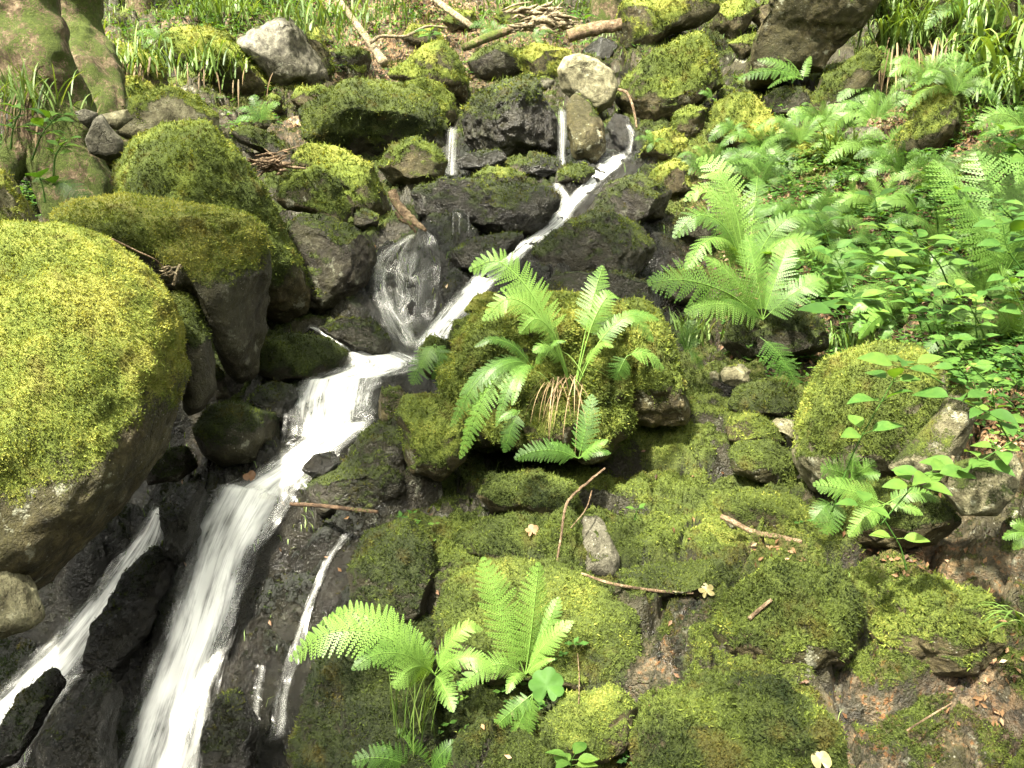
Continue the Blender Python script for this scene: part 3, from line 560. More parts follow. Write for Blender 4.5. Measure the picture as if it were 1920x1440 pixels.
# the central mound and the steps before it
B('small mossy stone at the stream edge behind the central mound', [(868,585),(888,556),(918,546),(940,556),(934,580),(900,594)], 'brown', .6, .8, Y=4.0)
B('mossy stump of rock at the left foot of the central mound', [(782,660),(808,628),(842,640),(850,680),(820,715),(786,700)], 'brown', .35, .5, Y=3.45)
B('left shoulder stone of the central mound touching the stream', [(838,640),(852,600),(888,582),(912,602),(892,655),(850,662)], 'brown', .4, .55, Y=3.55)
B('big central mound cushioned with bright green moss', [(826,740),(832,690),(855,640),(910,585),(985,548),(1075,538),(1140,552),(1172,600),(1178,700),(1180,800),(1130,862),(1000,872),(890,858),(838,800)], 'brown', .7, .68, apex=(-.1, .0), thick=.8, Y=3.3, shaggy=1.2, dens=1.3, lump=.11, cuts=3)
B('right lobe of the mossy mound with a dark hollow beneath', [(1112,620),(1140,568),(1195,556),(1232,580),(1262,640),(1286,730),(1292,790),(1240,800),(1182,798),(1135,720)], 'brown', .6, .62, apex=(.1, .1), thick=.8, Y=3.38, shaggy=1.2, lump=.1, line=(-.5, .1, 1.0))
B('squared mossy block below the left side of the mound', [(742,770),(758,740),(820,732),(862,758),(885,805),(872,868),(825,902),(770,885),(748,848)], 'brown', .5, .7, Y=3.02, cuts=4, thick=.8)
B('brown ledge stone at the waters edge by the squared block', [(706,770),(716,730),(752,722),(770,745),(748,790),(716,800)], 'brown', .0, .4, Y=3.15)
B('mossy bump with pale worn top in front of the mound', [(975,800),(1000,758),(1060,750),(1085,790),(1065,835),(1000,840)], 'brown', .35, .6, Y=3.0)
B('pale pointed rock poking out of the moss below the mound', [(1072,1000),(1098,962),(1128,972),(1165,1045),(1156,1085),(1092,1085),(1074,1045)], 'grey', -.05, .55, Y=2.78)
B('smooth mossy dome behind the lower fern', [(812,1150),(828,1095),(870,1058),(955,1040),(1045,1058),(1115,1095),(1195,1150),(1200,1230),(1110,1310),(960,1300),(868,1262),(818,1205)], 'brown', .45, .55, Y=2.52, thick=.75, lump=.05)
B('mossy ledge above the smooth dome', [(835,1010),(880,965),(985,960),(1060,1000),(1080,1050),(1040,1085),(930,1060),(845,1050)], 'brown', .55, .6, Y=2.78)
B('long mossy ridge between the mound and the pale pointed rock', [(880,930),(930,890),(1010,880),(1080,905),(1090,950),(1020,975),(910,970)], 'brown', .5, .5, Y=2.95)
# right hand group
B('little round pale stone on the moss behind the steps', [(1350,700),(1362,684),(1388,680),(1408,692),(1405,716),(1378,726),(1356,718)], 'pale', -.2, .7, Y=3.7)
B('tiny white stone beside the little round stone', [(1330,700),(1340,692),(1350,702),(1348,713),(1333,712)], 'pale', -.6, .5, Y=3.72)
B('low round cushion of dark green moss on a stone', [(1364,762),(1378,728),(1420,711),(1478,714),(1502,750),(1482,790),(1428,798),(1384,782)], 'dark', .5, .45, Y=3.55)
B('flat worn stone step next to the mossy cushion', [(1362,800),(1378,778),(1420,775),(1465,800),(1478,830),(1420,838),(1368,830)], 'brown', .25, .65, Y=3.32)
B('light corner stone wedged at the left of the big right boulder', [(1440,800),(1456,785),(1490,782),(1505,800),(1488,826)], 'pale', -.3, .6, Y=3.3)
B('square mossy step stone left of the big right boulder', [(1366,850),(1378,830),(1440,822),(1486,845),(1498,880),(1480,905),(1420,905),(1376,888)], 'brown', .55, .7, Y=3.1, cuts=4)
B('mossy rock below the square step stone', [(1350,960),(1375,930),(1430,915),(1495,925),(1528,955),(1520,1000),(1440,1010),(1370,1000)], 'brown', .4, .55, Y=2.92)
B('big rounded boulder on the right, mossy with a worn pale crown', [(1486,800),(1497,735),(1548,672),(1630,638),(1705,642),(1750,690),(1758,765),(1742,835),(1700,885),(1610,915),(1545,935),(1502,885)], 'pale', .6, .62, apex=(-.1, -.15), thick=.85, Y=2.95, lump=.03, cuts=1, dens=1.6)
B('leaning tan slab standing right of the big rounded boulder', [(1672,890),(1726,815),(1785,712),(1818,742),(1812,835),(1770,905),(1725,925)], 'pale', .2, .6, apex=(-.1, -.1), Y=2.62, cuts=2, thick=.5, lump=.015, shaggy=.6, dens=.5)
B('angular pale rock with a sharp edge at the right', [(1752,905),(1800,868),(1884,833),(1904,868),(1896,922),(1872,962),(1812,972),(1766,945)], 'pale', .12, .6, apex=(.2, .1), Y=2.38, cuts=6, lump=.012, box=.7, shaggy=.6, dens=.5)
B('brownish mossy stone in front of the big rounded boulder', [(1562,1000),(1598,915),(1672,895),(1742,918),(1795,960),(1760,1015),(1650,1030),(1580,1025)], 'brown', .45, .55, Y=2.55, thick=.8)
B('mossy bump in the lower right before the stick', [(1335,1190),(1365,1095),(1450,1050),(1560,1050),(1605,1110),(1590,1215),(1480,1262),(1370,1245)], 'brown', .5, .65, Y=2.42, thick=.6, lump=.09, shaggy=1.3)
B('mossy bump in the lower right with a bare reddish patch', [(1625,1200),(1650,1110),(1740,1075),(1835,1095),(1876,1180),(1830,1245),(1710,1275)], 'brown', .35, .7, Y=2.25, thick=.6, lump=.09, shaggy=1.3)
B('wide mossy hump at the bottom edge right of the middle', [(1180,1400),(1230,1300),(1330,1255),(1470,1265),(1560,1340),(1580,1500),(1190,1520)], 'brown', .3, .5, Y=2.05, thick=.5, lump=.09, shaggy=1.3)
B('mossy stone under the round green leaf', [(1010,1370),(1060,1300),(1150,1285),(1200,1320),(1190,1390),(1120,1430),(1030,1420)], 'brown', .4, .6, Y=2.2, thick=.7, lump=.07)
B('mossy shelf rock by the shallow puddle', [(1140,1090),(1240,1060),(1360,1040),(1400,1075),(1370,1120),(1240,1130)], 'brown', .3, .5, Y=2.68, thick=.8, lump=.06, wet=.2)
# bank rocks between the stream and the fern slope
B('mossy rock with a peaked top beside the upper stream', [(1258,248),(1264,210),(1292,192),(1322,204),(1318,250),(1290,268)], 'brown', .4, .55)
B('broad stepped mossy rock below the very large round boulder', [(1318,250),(1330,195),(1372,174),(1410,180),(1448,222),(1462,262),(1400,285),(1340,275)], 'brown', .6, .7, cuts=4)
B('wide low mossy rock on the bank above the ferns', [(1385,290),(1420,250),(1500,240),(1570,262),(1590,290),(1500,310),(1420,312)], 'brown', .6, .75)
B('mossy rock at the right edge of the upper stream', [(1196,290),(1215,250),(1255,240),(1290,262),(1285,300),(1230,312)], 'brown', .5, .6)
B('mossy rock right of the stream bend', [(1205,360),(1222,318),(1262,298),(1292,310),(1300,352),(1260,378)], 'brown', .4, .5)
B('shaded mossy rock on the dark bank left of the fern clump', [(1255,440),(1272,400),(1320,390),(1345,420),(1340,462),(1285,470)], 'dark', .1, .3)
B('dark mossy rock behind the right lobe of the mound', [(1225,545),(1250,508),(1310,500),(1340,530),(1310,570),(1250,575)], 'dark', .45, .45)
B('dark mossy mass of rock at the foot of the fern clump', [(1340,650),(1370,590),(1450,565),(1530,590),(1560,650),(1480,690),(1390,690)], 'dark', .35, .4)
B('mossy stone in the leaves of the fern slope', [(1500,460),(1520,420),(1560,412),(1590,440),(1575,480),(1525,485)], 'brown', .5, .5)
B('flat grey stone lying on the leaf littered slope', [(1560,275),(1590,240),(1640,240),(1660,262),(1620,285)], 'grey', -.3, .4)
B('mossy root-like bank standing at the upper right', [(1692,285),(1700,190),(1722,140),(1768,135),(1795,180),(1800,270),(1760,320),(1710,315)], 'brown', .5, .6, thick=1.1, lump=.07, apex=(0,.1))
B('moss draped rock wall along the top right edge', [(1650,110),(1665,-30),(1760,-70),(1990,-60),(1990,40),(1860,110),(1760,130),(1690,150)], 'brown', .4, .55, thick=.6, lump=.07)
for args in [('faint mossy stone on the far slope left of the fallen branch', [(540,75),(560,52),(610,50),(625,78),(590,92)]),
             ('mossy hummock on the far slope right of the fallen branch', [(740,70),(770,45),(820,50),(835,80),(780,92)]),
             ('small mossy hummock at the top edge over the peaked boulder', [(820,40),(850,18),(890,22),(900,50),(850,62)]),
             ('mossy hummock at the top edge left of the decayed stump', [(920,35),(945,10),(985,15),(990,45),(950,58)])]:
    B(args[0], args[1], 'brown', .4, .6)
B('grassy mossy hummock between the tree foot and the yellow green boulder', [(125,150),(150,95),(230,80),(300,110),(310,160),(240,180),(150,185)], 'brown', .3, .6)

B('dark mossy outcrop right of the stream below its bend', [(985,480),(1030,432),(1110,400),(1200,412),(1240,465),(1190,520),(1080,532),(1000,515)], 'dark', .1, .3, wet=.45, thick=.7, lump=.09, cuts=4, push=.1)
B('dark rock shoulder beside the upper stream bend', [(1092,402),(1128,348),(1195,328),(1262,358),(1255,412),(1180,432)], 'dark', .15, .35, wet=.4, thick=.7, lump=.09, push=.1)
B('low black rock between the outcrop and the central mound', [(985,560),(1040,512),(1140,505),(1225,528),(1225,575),(1120,590)], 'dark', .0, .3, wet=.6, thick=.6, lump=.09, push=.1)
B('wet mossy step between the veil of water and the stream', [(828,470),(880,440),(985,438),(965,470),(905,508),(845,515)], 'dark', .1, .3, wet=.7, thick=.7, lump=.09, push=.1)
B('dark mossy step below the veil of water', [(596,612),(640,592),(705,596),(735,640),(722,672),(660,655)], 'dark', .15, .3, wet=.5, thick=.7, lump=.08, push=.1)

# bare spots on the tall boulder: crusts of white lichen
def surf_hit(px, py):
    """front surface of a boulder or the ground along a surveyed sight line"""
    from mathutils.bvhtree import BVHTree
    d = ray(px, py); best = at(px, py); bd = best[1]; bn = np.array([0, 0, 1.0])
    for k, (o, V, T, Nn, mk) in enumerate(BOULD):
        W = (V-CAM); y = W[:,1]; sx = W[:,0]/y; 
        if not (sx.min() < d[0] < sx.max()): continue
        e = W/y[:,None]-d; r2 = e[:,0]**2+e[:,2]**2; vis = ((Nn*unit(W)).sum(1) < 0.1) & (r2 < 0.012**2)
        if vis.any():
            c = np.where(vis)[0]; j = c[np.argmin(r2[c])]
            if V[j,1] < bd and V[j,1] > 0.5: bd = V[j,1]; best = CAM+d*bd; bn = Nn[j]
    return best, bn
# ------------------------------------------------------------------ running water
for nm, rows, dens, lift in RIB:
    nr = 140; nc = 44; c = spline(rows, nr); s = np.linspace(0, 1, nc)
    PX = c[:,0:1]*(1-s)+c[:,2:3]*s; PY = c[:,1:2]*(1-s)+c[:,3:4]*s
    H = first_hit(ZT, PX.ravel(), PY.ravel()).reshape(nr, nc, 3)
    Yd = H[:,:,1].copy()
    for _ in range(5 if nm not in ('slab',) else 1):
        Yp = np.pad(Yd, 2, mode='edge'); Yd = sum(Yp[2+i:2+i+nr, 2+j:2+j+nc] for i in (-2,-1,0,1,2) for j in (-2,-1,0,1,2))/25
    Yd = np.minimum(Yd, H[:,:,1]+0.03)
    R_ = np.stack([(PX-960)/F, np.zeros_like(PX), (720-PY)/F], -1)
    D = FW+RT*R_[...,0:1]+UP*R_[...,2:3]; D = D/D[...,1:2]
    P = CAM+D*Yd[...,None]
    P = P-unit(D)*lift+np.array([0, 0, lift*0.5])
    q = P.reshape(-1, 3); uu = np.tile(s, (nr, 1)).ravel()
    lenv = np.concatenate([[0], np.cumsum(np.linalg.norm(np.diff(P.mean(1), axis=0), axis=1))]); vv = np.repeat(lenv, nc)
    wid = np.linalg.norm(P[:,-1]-P[:,0], axis=1).mean()
    q = q-unit(D).reshape(-1, 3)*((fbm(np.column_stack([uu*wid*9, vv*3, np.full(len(uu), lift*77)]), 3, 5)-0.5)*0.05*min(1, wid*4))[:,None]
    ed = np.minimum(uu, 1-uu)*2; ed = np.clip(ed*1.15, 0, 1); vt = vv/vv.max()
    if nm == 'veil': ed = ed**2.2*1.3
    if nm not in ('mainfall', 'lefta', 'leftb', 'trickle'): ed *= sm(vt, 0, 0.06)*sm(1-vt, 0, 0.08)
    else: ed *= sm(vt, 0, 0.03)
    i = np.arange(nr-1)[:,None]*nc; j = np.arange(nc-1)[None,:]
    Q = np.stack([i+j, i+j+1, i+nc+j+1, i+nc+j], -1).reshape(-1, 4)
    dn = np.full(len(q), dens)+ (0.12 if nm in ('mainfall',) else 0)*np.cos(uu*math.pi*3)*0
    o = mesh_obj('water', q, Q, M['water'], attrs={'dens': dn, 'edge': ed}, uv=np.column_stack([uu*wid*1.1, vv*0.8]))
    tag(o, kind='structure')
# little free falls between the upper boulders
def free_fall(rows, Y, dens, bow=0.04, fade=.1):
    nr, nc = 60, 16; c = spline(rows, nr); s = np.linspace(0, 1, nc); V = []; E = []; uvv = []
    for k in range(nr):
        t = k/(nr-1); yy = Y[0]+(Y[1]-Y[0])*t
        for m in range(nc):
            px = c[k,0]*(1-s[m])+c[k,2]*s[m]; py = c[k,1]*(1-s[m])+c[k,3]*s[m]
            V.append(P3(px, py, yy-bow*math.sin(math.pi*s[m]))); E.append(min(1, min(s[m], 1-s[m])*2.6)*min(1, t/fade)*min(1, (1-t)/.06)); uvv.append((s[m]*0.16+Y[0], t*0.25))
    i = np.arange(nr-1)[:,None]*nc; j = np.arange(nc-1)[None,:]
    Q = np.stack([i+j, i+j+1, i+nc+j+1, i+nc+j], -1).reshape(-1, 4)
    o = mesh_obj('water', V, Q, M['water'], attrs={'dens': np.full(len(V), dens), 'edge': np.array(E)}, uv=np.array(uvv)); tag(o, kind='structure')
def bY(lbl):
    for o, V, T, Nn, mk in BOULD:
        if lbl in o['label']: return V[:,1].min(), V[:,1].mean()
y0, ym = bY('that the stream parts around')
free_fall([(836,238,864,236),(834,262,862,262),(832,295,862,295),(828,330,866,330)], (y0+.03, y0-0.02), 0.2)
free_fall([(872,295,876,295),(872,335,876,335)], (y0-.02, y0-.05), 0.3)
free_fall([(1042,204,1064,202),(1043,225,1066,223),(1044,250,1066,248),(1044,280,1064,280),(1040,312,1066,312)], (y0+.02, y0-0.03), 0.28)
y1_, ym1 = bY('beside the far right fall')
free_fall([(1168,232,1182,232),(1174,246,1190,244),(1176,264,1196,262),(1166,290,1200,290)], (y1_+.02, y1_-0.03), 0.3)
free_fall([(1122,70,1140,70),(1118,92,1132,92),(1112,112,1124,112)], (bY('under the far rock')[0]-.02,)*2, 0.05)
for x in (848, 860, 877):
    free_fall([(x,398,x+3,398),(x,440,x+3,440)], (4.75, 4.70), 0.02, 0.0)

# ------------------------------------------------------------------ ferns
def frond_mesh(pts, width, facing, nip=22, fine=True, seed=0, droop=0.15, bare=0.12):
    r = np.random.default_rng(seed); m = 60; c = spline(pts, m) if len(pts) > 2 else np.linspace(pts[0], pts[1], m)
    seg = np.linalg.norm(np.diff(c, axis=0), axis=1); L = np.concatenate([[0], np.cumsum(seg)]); Lt = L[-1]; tt = L/Lt
    T = unit(np.gradient(c, axis=0)); V = []; Fq = []; tint = []; nv = 0; base_t = r.uniform(0.22, 0.75)
    VV = []; QQ = []; TTn = []
    for i in range(nip):
        t = bare+(1-bare)*(i+0.5)/nip; tq = (t-bare)/(1-bare)
        p = np.array([np.interp(t, tt, c[:,k]) for k in range(3)]); ta = unit(np.array([np.interp(t, tt, T[:,k]) for k in range(3)]))
        s = unit(np.cross(ta, facing)); nn = np.cross(s, ta)
        pl = width*(0.62+0.95*tq)*(1-tq)**0.75*1.12 if tq < 0.4 else width*((0.62+0.95*tq)*(1-tq)**0.75*1.12)
        pl = max(pl, 0.004)
        for sg in (-1, 1):
            a = math.radians(18+18*tq+r.normal(0, 4)); d = unit(s*sg*math.cos(a)+ta*math.sin(a)-nn*0.12*r.uniform(0.4, 1.6)); p_l = pl*r.uniform(0.88, 1.08)
            q2 = unit(np.cross(d, nn)); sp = Lt*(1-bare)/nip
            k = (9 if p_l > width*0.5 else 6) if fine else 1
            tn = base_t+r.normal(0, 0.06)
            if fine:
                u = (np.arange(k)+0.4)/k; ln = sp*0.66*(1-u)**0.55+0.0006; cen = p+d*(u*p_l)[:,None]-nn*(droop*p_l*u**2)[:,None]
                for s2 in (-1, 1):
                    dd = unit(q2*s2+d*0.55); w = p_l/k*0.42
                    A = cen; Bv = cen+dd*(ln*0.5)[:,None]+d*w; Cv = cen+dd*ln[:,None]+d*w*0.3; Dv = cen+dd*(ln*0.45)[:,None]-d*w
                    q = np.stack([A, Bv, Cv, Dv], 1).reshape(-1, 3); VV.append(q); QQ.append(np.arange(len(q)).reshape(-1, 4)+nv); nv += len(q); TTn.append(np.full(len(q), tn))
                e = p+d*p_l-nn*droop*p_l; w = sp*0.10
                q = np.stack([p-q2*w, p+q2*w, e+q2*w*.2, e-q2*w*.2]); VV.append(q); QQ.append(np.array([[0, 1, 2, 3]])+nv); nv += 4; TTn.append(np.full(4, tn+0.05))
            else:
                u = np.array([0, .25, .5, .75, 1.0]); wv = sp*0.52*np.array([.6, 1, .9, .6, .05]); cen = p+d*(u*p_l)[:,None]-nn*(droop*p_l*u**2)[:,None]
                q = np.concatenate([cen-q2*wv[:,None], cen+q2*wv[:,None]]); VV.append(q)
                QQ.append(np.array([[j, j+1, j+6, j+5] for j in range(4)])+nv); nv += 10; TTn.append(np.full(10, tn))
    V1, Q1, T1 = tube(c, np.linspace(0.0022, 0.0006, m)*max(Lt/0.35, .7), 4)
    VV.append(V1); QQ.append(Q1+nv); nv += len(V1); TTn.append(np.full(len(V1), 0.75))
    return np.vstack(VV), np.vstack(QQ), np.concatenate(TTn)
FERN_N = 0
def fern(label, base_px, fronds, Y=None, wid=0.3, facing=None, nip=22, fine=True, group=None, arch=0.25, tint=0.0, bare=0.12):
    """fronds: (tip x, tip y, metres nearer (-) or farther (+), width factor); arching from the crown"""
    global FERN_N; FERN_N += 1
    if Y is None: b, _n = surf_hit(*base_px); Y = b[1]-0.01
    b = P3(base_px[0], base_px[1], Y); e = empty('fern', b); tag(e, label, 'fern', group)
    for k, fr in enumerate(fronds):
        tx, ty, dY = fr[:3]; w = fr[3] if len(fr) > 3 else 1.0; ar = fr[4] if len(fr) > 4 else arch
        tip = P3(tx, ty, Y+dY); ln = np.linalg.norm(tip-b)
        m1 = b+(tip-b)*0.33+np.array([0, -0.04*ln, ln*ar*0.9]); m2 = b+(tip-b)*0.70+np.array([0, -0.04*ln, ln*ar*0.85])
        fc = unit(np.array([0, -0.75, 0.85])) if facing is None else unit(np.array(facing, float))
        fc = unit(fc+np.random.default_rng(FERN_N*31+k).normal(0, 0.22, 3))
        V, Q, tt = frond_mesh([b, m1, m2, tip], ln*wid*w, fc, nip, fine, FERN_N*100+k, bare=bare)
        mesh_obj('frond', V, Q, M['fern'], e, b, {'tint': np.clip(tt+tint, 0, 1)}, smooth=False)
    return e
def rosette(label, px, py, rad, n, Y=None, squash=0.6, seed=0, group=None, wid=0.3, nip=16, fine=False, a0=-10, a1=190, tint=0.0, arch=0.25):
    r = np.random.default_rng(seed+5); fr = []
    for k in range(n):
        a = math.radians(a0+(a1-a0)*(k+0.5)/n+r.normal(0, 7)); R = rad*r.uniform(0.75, 1.1)
        fr.append((px+R*math.cos(a), py-R*squash*math.sin(a), r.uniform(-0.12, 0.05)*rad/100))
    return fern(label, (px, py), fr, Y, wid, None, nip, fine, group, arch, tint)
G1 = 'ferns along the stream'
# big fern low in the middle
fern('large bright fern low in the middle spreading to the left over the dark rock', (815,1265), [(542,1236,-.06,1.05,.30),(600,1168,.06,.95,.28),(660,1255,-.18,.9,.22),(720,1190,.1,1.1,.3),(905,1180,.02,1.2,.35),(850,1335,-.15,1.1,.15),(740,1290,-.2,1.3,.2),(930,1260,-.05,1.1,.3)], Y=2.10, wid=.25, nip=24, arch=.28, tint=.3)
fern('upright bright fern with narrow fronds before the smooth mossy dome', (985,1265), [(905,1045,.02,.9,.0),(1010,1055,.04,1.0,-.03),(1048,1120,.05,.9,.02),(950,1300,-.1,1.0,.25),(860,1295,-.1,1.0,.28),(1075,1165,.0,.9,.15),(1040,1235,-.03,.7,.12)], Y=2.12, wid=.27, nip=20, arch=.1, tint=.25)
fern('small fern hanging below the round green leaf', (1000,1300), [(955,1400,-.03),(920,1370,-.03),(985,1390,-.02)], Y=2.05, wid=.25, nip=16, arch=.05, tint=.05)
fern('fern tuft at the bottom edge left of the middle', (800,1460), [(660,1430,-.05),(740,1370,.02),(700,1400,.0),(860,1390,.02),(900,1440,-.05)], Y=2.0, wid=.3, nip=16, arch=.2)
# ferns on the mound
fern('tall fern on top of the mossy mound with drooping tips', (1075,740), [(880,505,.0,1.,.32),(905,600,-.1,.9,.42),(1130,498,.15,.8,.1),(975,625,-.15,1.,.4),(1215,600,.05,.7,.3),(950,545,.05,1,.3),(1165,560,.1,.8,.35),(1000,660,-.15,.9,.3),(1150,650,-.1,.8,.3)], Y=3.0, wid=.2, nip=20, arch=.1, tint=.35, bare=.5)
fern('dark green fern hanging down the left side of the mound', (1000,690), [(862,740,-.1,1,.2),(862,860,-.15,1.,.32),(905,720,-.15,.9,.2),(845,800,-.12,.9,.3),(930,800,-.18,.8,.3),(890,650,-.08,.9,.25),(960,760,-.2,.8,.25),(1060,640,-.05,.9,.2)], Y=2.95, wid=.19, nip=24, arch=.25, tint=.0)
fern('narrow dark fern frond pair hanging before the mound', (975,770), [(945,848,-.03,1.1,.12),(935,790,-.03,.8,.1)], Y=2.75, wid=.32, nip=16, arch=.12, tint=-.2)
fern('pale fern at the left foot of the mound over the water', (815,645), [(772,720,-.05,1.1,.1),(828,738,-.05,1.2,.12),(790,690,-.05,1.1,.1),(850,690,-.03,1,.1)], Y=3.3, wid=.4, nip=12, arch=.15)
fern('pair of small pale fern fronds on the right face of the mound', (1175,668), [(1155,712,-.02,1.4,.1),(1245,690,-.02,1.2,.25)], Y=3.0, wid=.5, nip=11, arch=.2, tint=.05)
fern('fern draped over the right shoulder of the mound', (1160,590), [(1235,600,-.03,1.,.1),(1110,628,-.05,1,.15),(1225,640,-.05,1,.2)], Y=3.12, wid=.3, nip=16, arch=.2)
fern('fern with dry stems below the mound', (1085,860), [(965,860,-.05,.9,.15),(1140,825,-.02,1,.1),(1030,830,.0,.9,.1),(1110,740,.05,1,-.02),(1145,850,-.03,.9,.15)], Y=2.75, wid=.3, nip=16, arch=.1, tint=-.05)
fern('small ferns on the dark slope right of the mound lobe', (1285,660), [(1315,640,.0),(1318,690,.0),(1270,625,.02),(1300,600,.02)], Y=3.7, wid=.45, nip=12)
# ferns on the right bank
fern('large feathery fern with pale fronds leaning to the left', (1400,520), [(1282,375,-.05,1.1,.38),(1262,445,-.15,1.1,.4),(1285,505,-.25,1.1,.38),(1325,325,.1,1,.28),(1535,430,.0,1,.4),(1305,300,.2,1,.25),(1420,330,.2,.9,.2),(1565,500,-.1,1,.4)], Y=4.0, wid=.25, nip=24, arch=.2, tint=.25)
fern('wide feathery fern arching over the dark hollow behind the mound', (1430,600), [(1215,530,-.2,1.,.12),(1285,585,-.2,1,.12),(1320,480,.0,1,.1),(1400,440,.1,1.,.05),(1560,520,.0,1,.12),(1480,450,.1,1,.08),(1350,560,-.1,1,.1)], Y=3.75, wid=.3, nip=24, arch=.12, tint=.2)
fern('single broad fern frond hanging by the little round stone', (1425,632), [(1495,722,-.1,1.25,.1)], Y=3.5, wid=.42, nip=16)
fern('sprawling fern on the slope left of the grass tuft', (1460,330), [(1380,290,.1),(1350,330,.0),(1400,360,-.1),(1500,280,.1),(1540,330,.0),(1440,270,.15)], wid=.35, nip=16, tint=.1)
fern('fern growing before the dark undercut of the huge rock', (1505,150), [(1385,148,-.05,.9,.12),(1420,112,.05,.9,.1),(1470,108,.1,.8,.1),(1520,105,.1,.8,.1),(1440,165,-.1,.8,.15)], wid=.28, nip=14, tint=.1)
fern('little fern at the foot of the very large round boulder', (1335,185), [(1310,175,0),(1345,195,0),(1325,165,0)], wid=.4, nip=10)
fern('bluish fern by the dark round stone under the overhang', (1545,225), [(1490,215,-.05),(1560,195,.02),(1580,240,-.05),(1530,250,-.03)], wid=.35, nip=12)
fern('fern hanging down the mossy ramp right of the undercut', (1640,170), [(1570,190,-.1),(1585,215,-.1),(1610,260,-.15),(1660,230,-.1),(1590,150,.0)], wid=.3, nip=16, tint=.1)
fern('light fern over the leaf litter in the middle of the slope', (1620,330), [(1560,300,.05),(1530,370,-.05),(1590,380,-.1),(1680,300,.05),(1660,370,-.05)], wid=.3, nip=14, tint=.1)
rosette('fern on the slope below the long bladed grass', 1480, 420, 90, 7, seed=3, tint=.05)
rosette('fern rising behind the big rounded boulder', 1560, 560, 85, 6, seed=4)
fern('tall upright fern with dark stems near the right edge', (1880,520), [(1750,300,.1,1,.06),(1830,285,.15,1,.05),(1910,280,.15,1,.04),(1780,350,.0,1,.08),(1930,330,.05,1,.1),(1960,400,-.1,1,.1)], Y=3.45, wid=.4, nip=20, arch=.12, tint=.1)
rosette('fern half hidden by leaves at the middle right', 1740, 520, 110, 6, Y=3.6, seed=6, tint=.0)
rosette('fern at the foot of the mossy root-like bank', 1720, 400, 80, 6, seed=8, tint=.1)
rosette('drooping fern left of the leaning tan slab', 1680, 600, 90, 5, Y=3.2, seed=9, a0=150, a1=260)
fern('fern in front of the big rounded boulder with toothed leaves', (1595,900), [(1540,880,-.05,1.2,.1),(1650,890,-.05,1.2,.1),(1600,850,.0,1.2,.0),(1560,905,-.05,1.2,.1),(1640,865,-.03,1.1,.05)], Y=2.5, wid=.45, nip=10, arch=.15, tint=0)
fern('bluish drooping fern below the big rounded boulder', (1560,940), [(1548,1000,-.04,1.5,.1),(1525,975,-.04,1.2,.1),(1575,985,-.03,1.2,.1)], Y=2.52, wid=.45, nip=10, arch=.15, tint=-.1)
fern('light fern in front of the brownish mossy stone', (1660,945), [(1525,908,-.03,1,.06),(1592,1006,-.06,1.1,.16),(1760,940,-.03,1,.22),(1630,990,-.05,1,.1),(1730,965,-.04,1,.1)], Y=2.28, wid=.27, nip=18, arch=.15, tint=.25)
fern('fern poking in from the right edge below the angular rock', (1935,1010), [(1895,985,0),(1880,1010,0),(1900,1030,0)], Y=2.1, wid=.4, nip=12)
more = [('in the middle of the right bank, right of the large feathery one',1520,440,95),('above the long bladed grass',1500,270,80),('with its crown under the long bladed grass',1600,420,90),('on the litter right of the long bladed grass',1690,330,80),
 ('high on the bank beside the moss draped wall',1790,180,80),('at the right edge halfway up the bank',1890,330,100),('left of the leafy thicket',1540,520,90),('inside the leafy thicket',1660,520,100),('at the top right corner of the picture',1880,60,90),
 ('on the moss left of the root-like bank',1640,230,80),('below the mossy ramp of rock',1590,300,75),('on the bank edge over the dark rock',1330,330,80),('on the slope just above the dark rock mass',1390,430,80),('beside the stepped mossy rock',1440,290,75),
 ('low at the right edge over the angular rock',1900,640,110),('behind the tip of the tan slab',1810,660,90),('over the crown of the big rounded boulder',1660,620,80),('under the tall upright fern',1840,560,100),
 ('in the middle of the bank beneath the flat grey stone',1650,310,85),('highest on the bank at the top edge',1820,30,90),('beside the straw bearded grass on the wall',1740,160,80),('between the upright fern and the right edge',1930,440,100),
 ('between the long bladed grass and the root-like bank',1650,400,90),('above the feathery fern',1420,360,80),('left of the small leafed plants in mid bank',1580,480,95),('at the right edge under the broad bladed grass',1930,270,95),
 ('below the root-like bank in the litter',1750,360,85),('over the leafy thicket, leaning to the right',1760,470,100),('in front of the leafy thicket',1700,590,90),('above the wide low mossy rock',1540,240,70),('at the foot of the moss draped wall',1680,150,70),('behind the feathery fern on its right side',1480,480,85)]
for i, (w_, x_, y_, R_f) in enumerate(more):
    rosette('soft arching fern '+w_, x_, y_, R_f*1.15, 7+i % 3, seed=50+i, tint=[.1, .22, .3, .0][i % 4], nip=20, fine=True, squash=.75, arch=.3, a0=-25, a1=205, wid=.27, group='soft ferns of the right bank')
# ferns far and left
fern('fern with dry stem in the leafy hollow at the upper left', (490,230), [(445,205,0),(470,180,.05),(500,190,0),(525,195,-.03),(440,230,-.03)], wid=.35, nip=10)
fern('blurred ferns on the boulder at the upper left behind the tuft', (300,75), [(250,65,0),(320,60,0),(270,90,-.05),(330,85,-.03),(290,50,.05)], wid=.35, nip=10)
fern('fern hanging on the mossy tree foot at the left', (95,350), [(165,385,-.05,1.1),(60,340,0),(120,350,-.02)], Y=4.0, wid=.4, nip=12, tint=-.1)
fern('far fern right of the fallen log', (930,60), [(880,52,0),(900,68,-.05),(960,55,0),(920,40,.05)], wid=.35, nip=10)
fern('far fern on the mossy bank behind the pale stone', (1000,75), [(960,72,0),(1010,52,.05),(1020,88,-.05),(1040,62,0)], wid=.35, nip=10)
fern('little fern in the wet cleft at the top of the stream', (1108,80), [(1085,85,-.03),(1100,62,0),(1130,75,0)], wid=.4, nip=9)
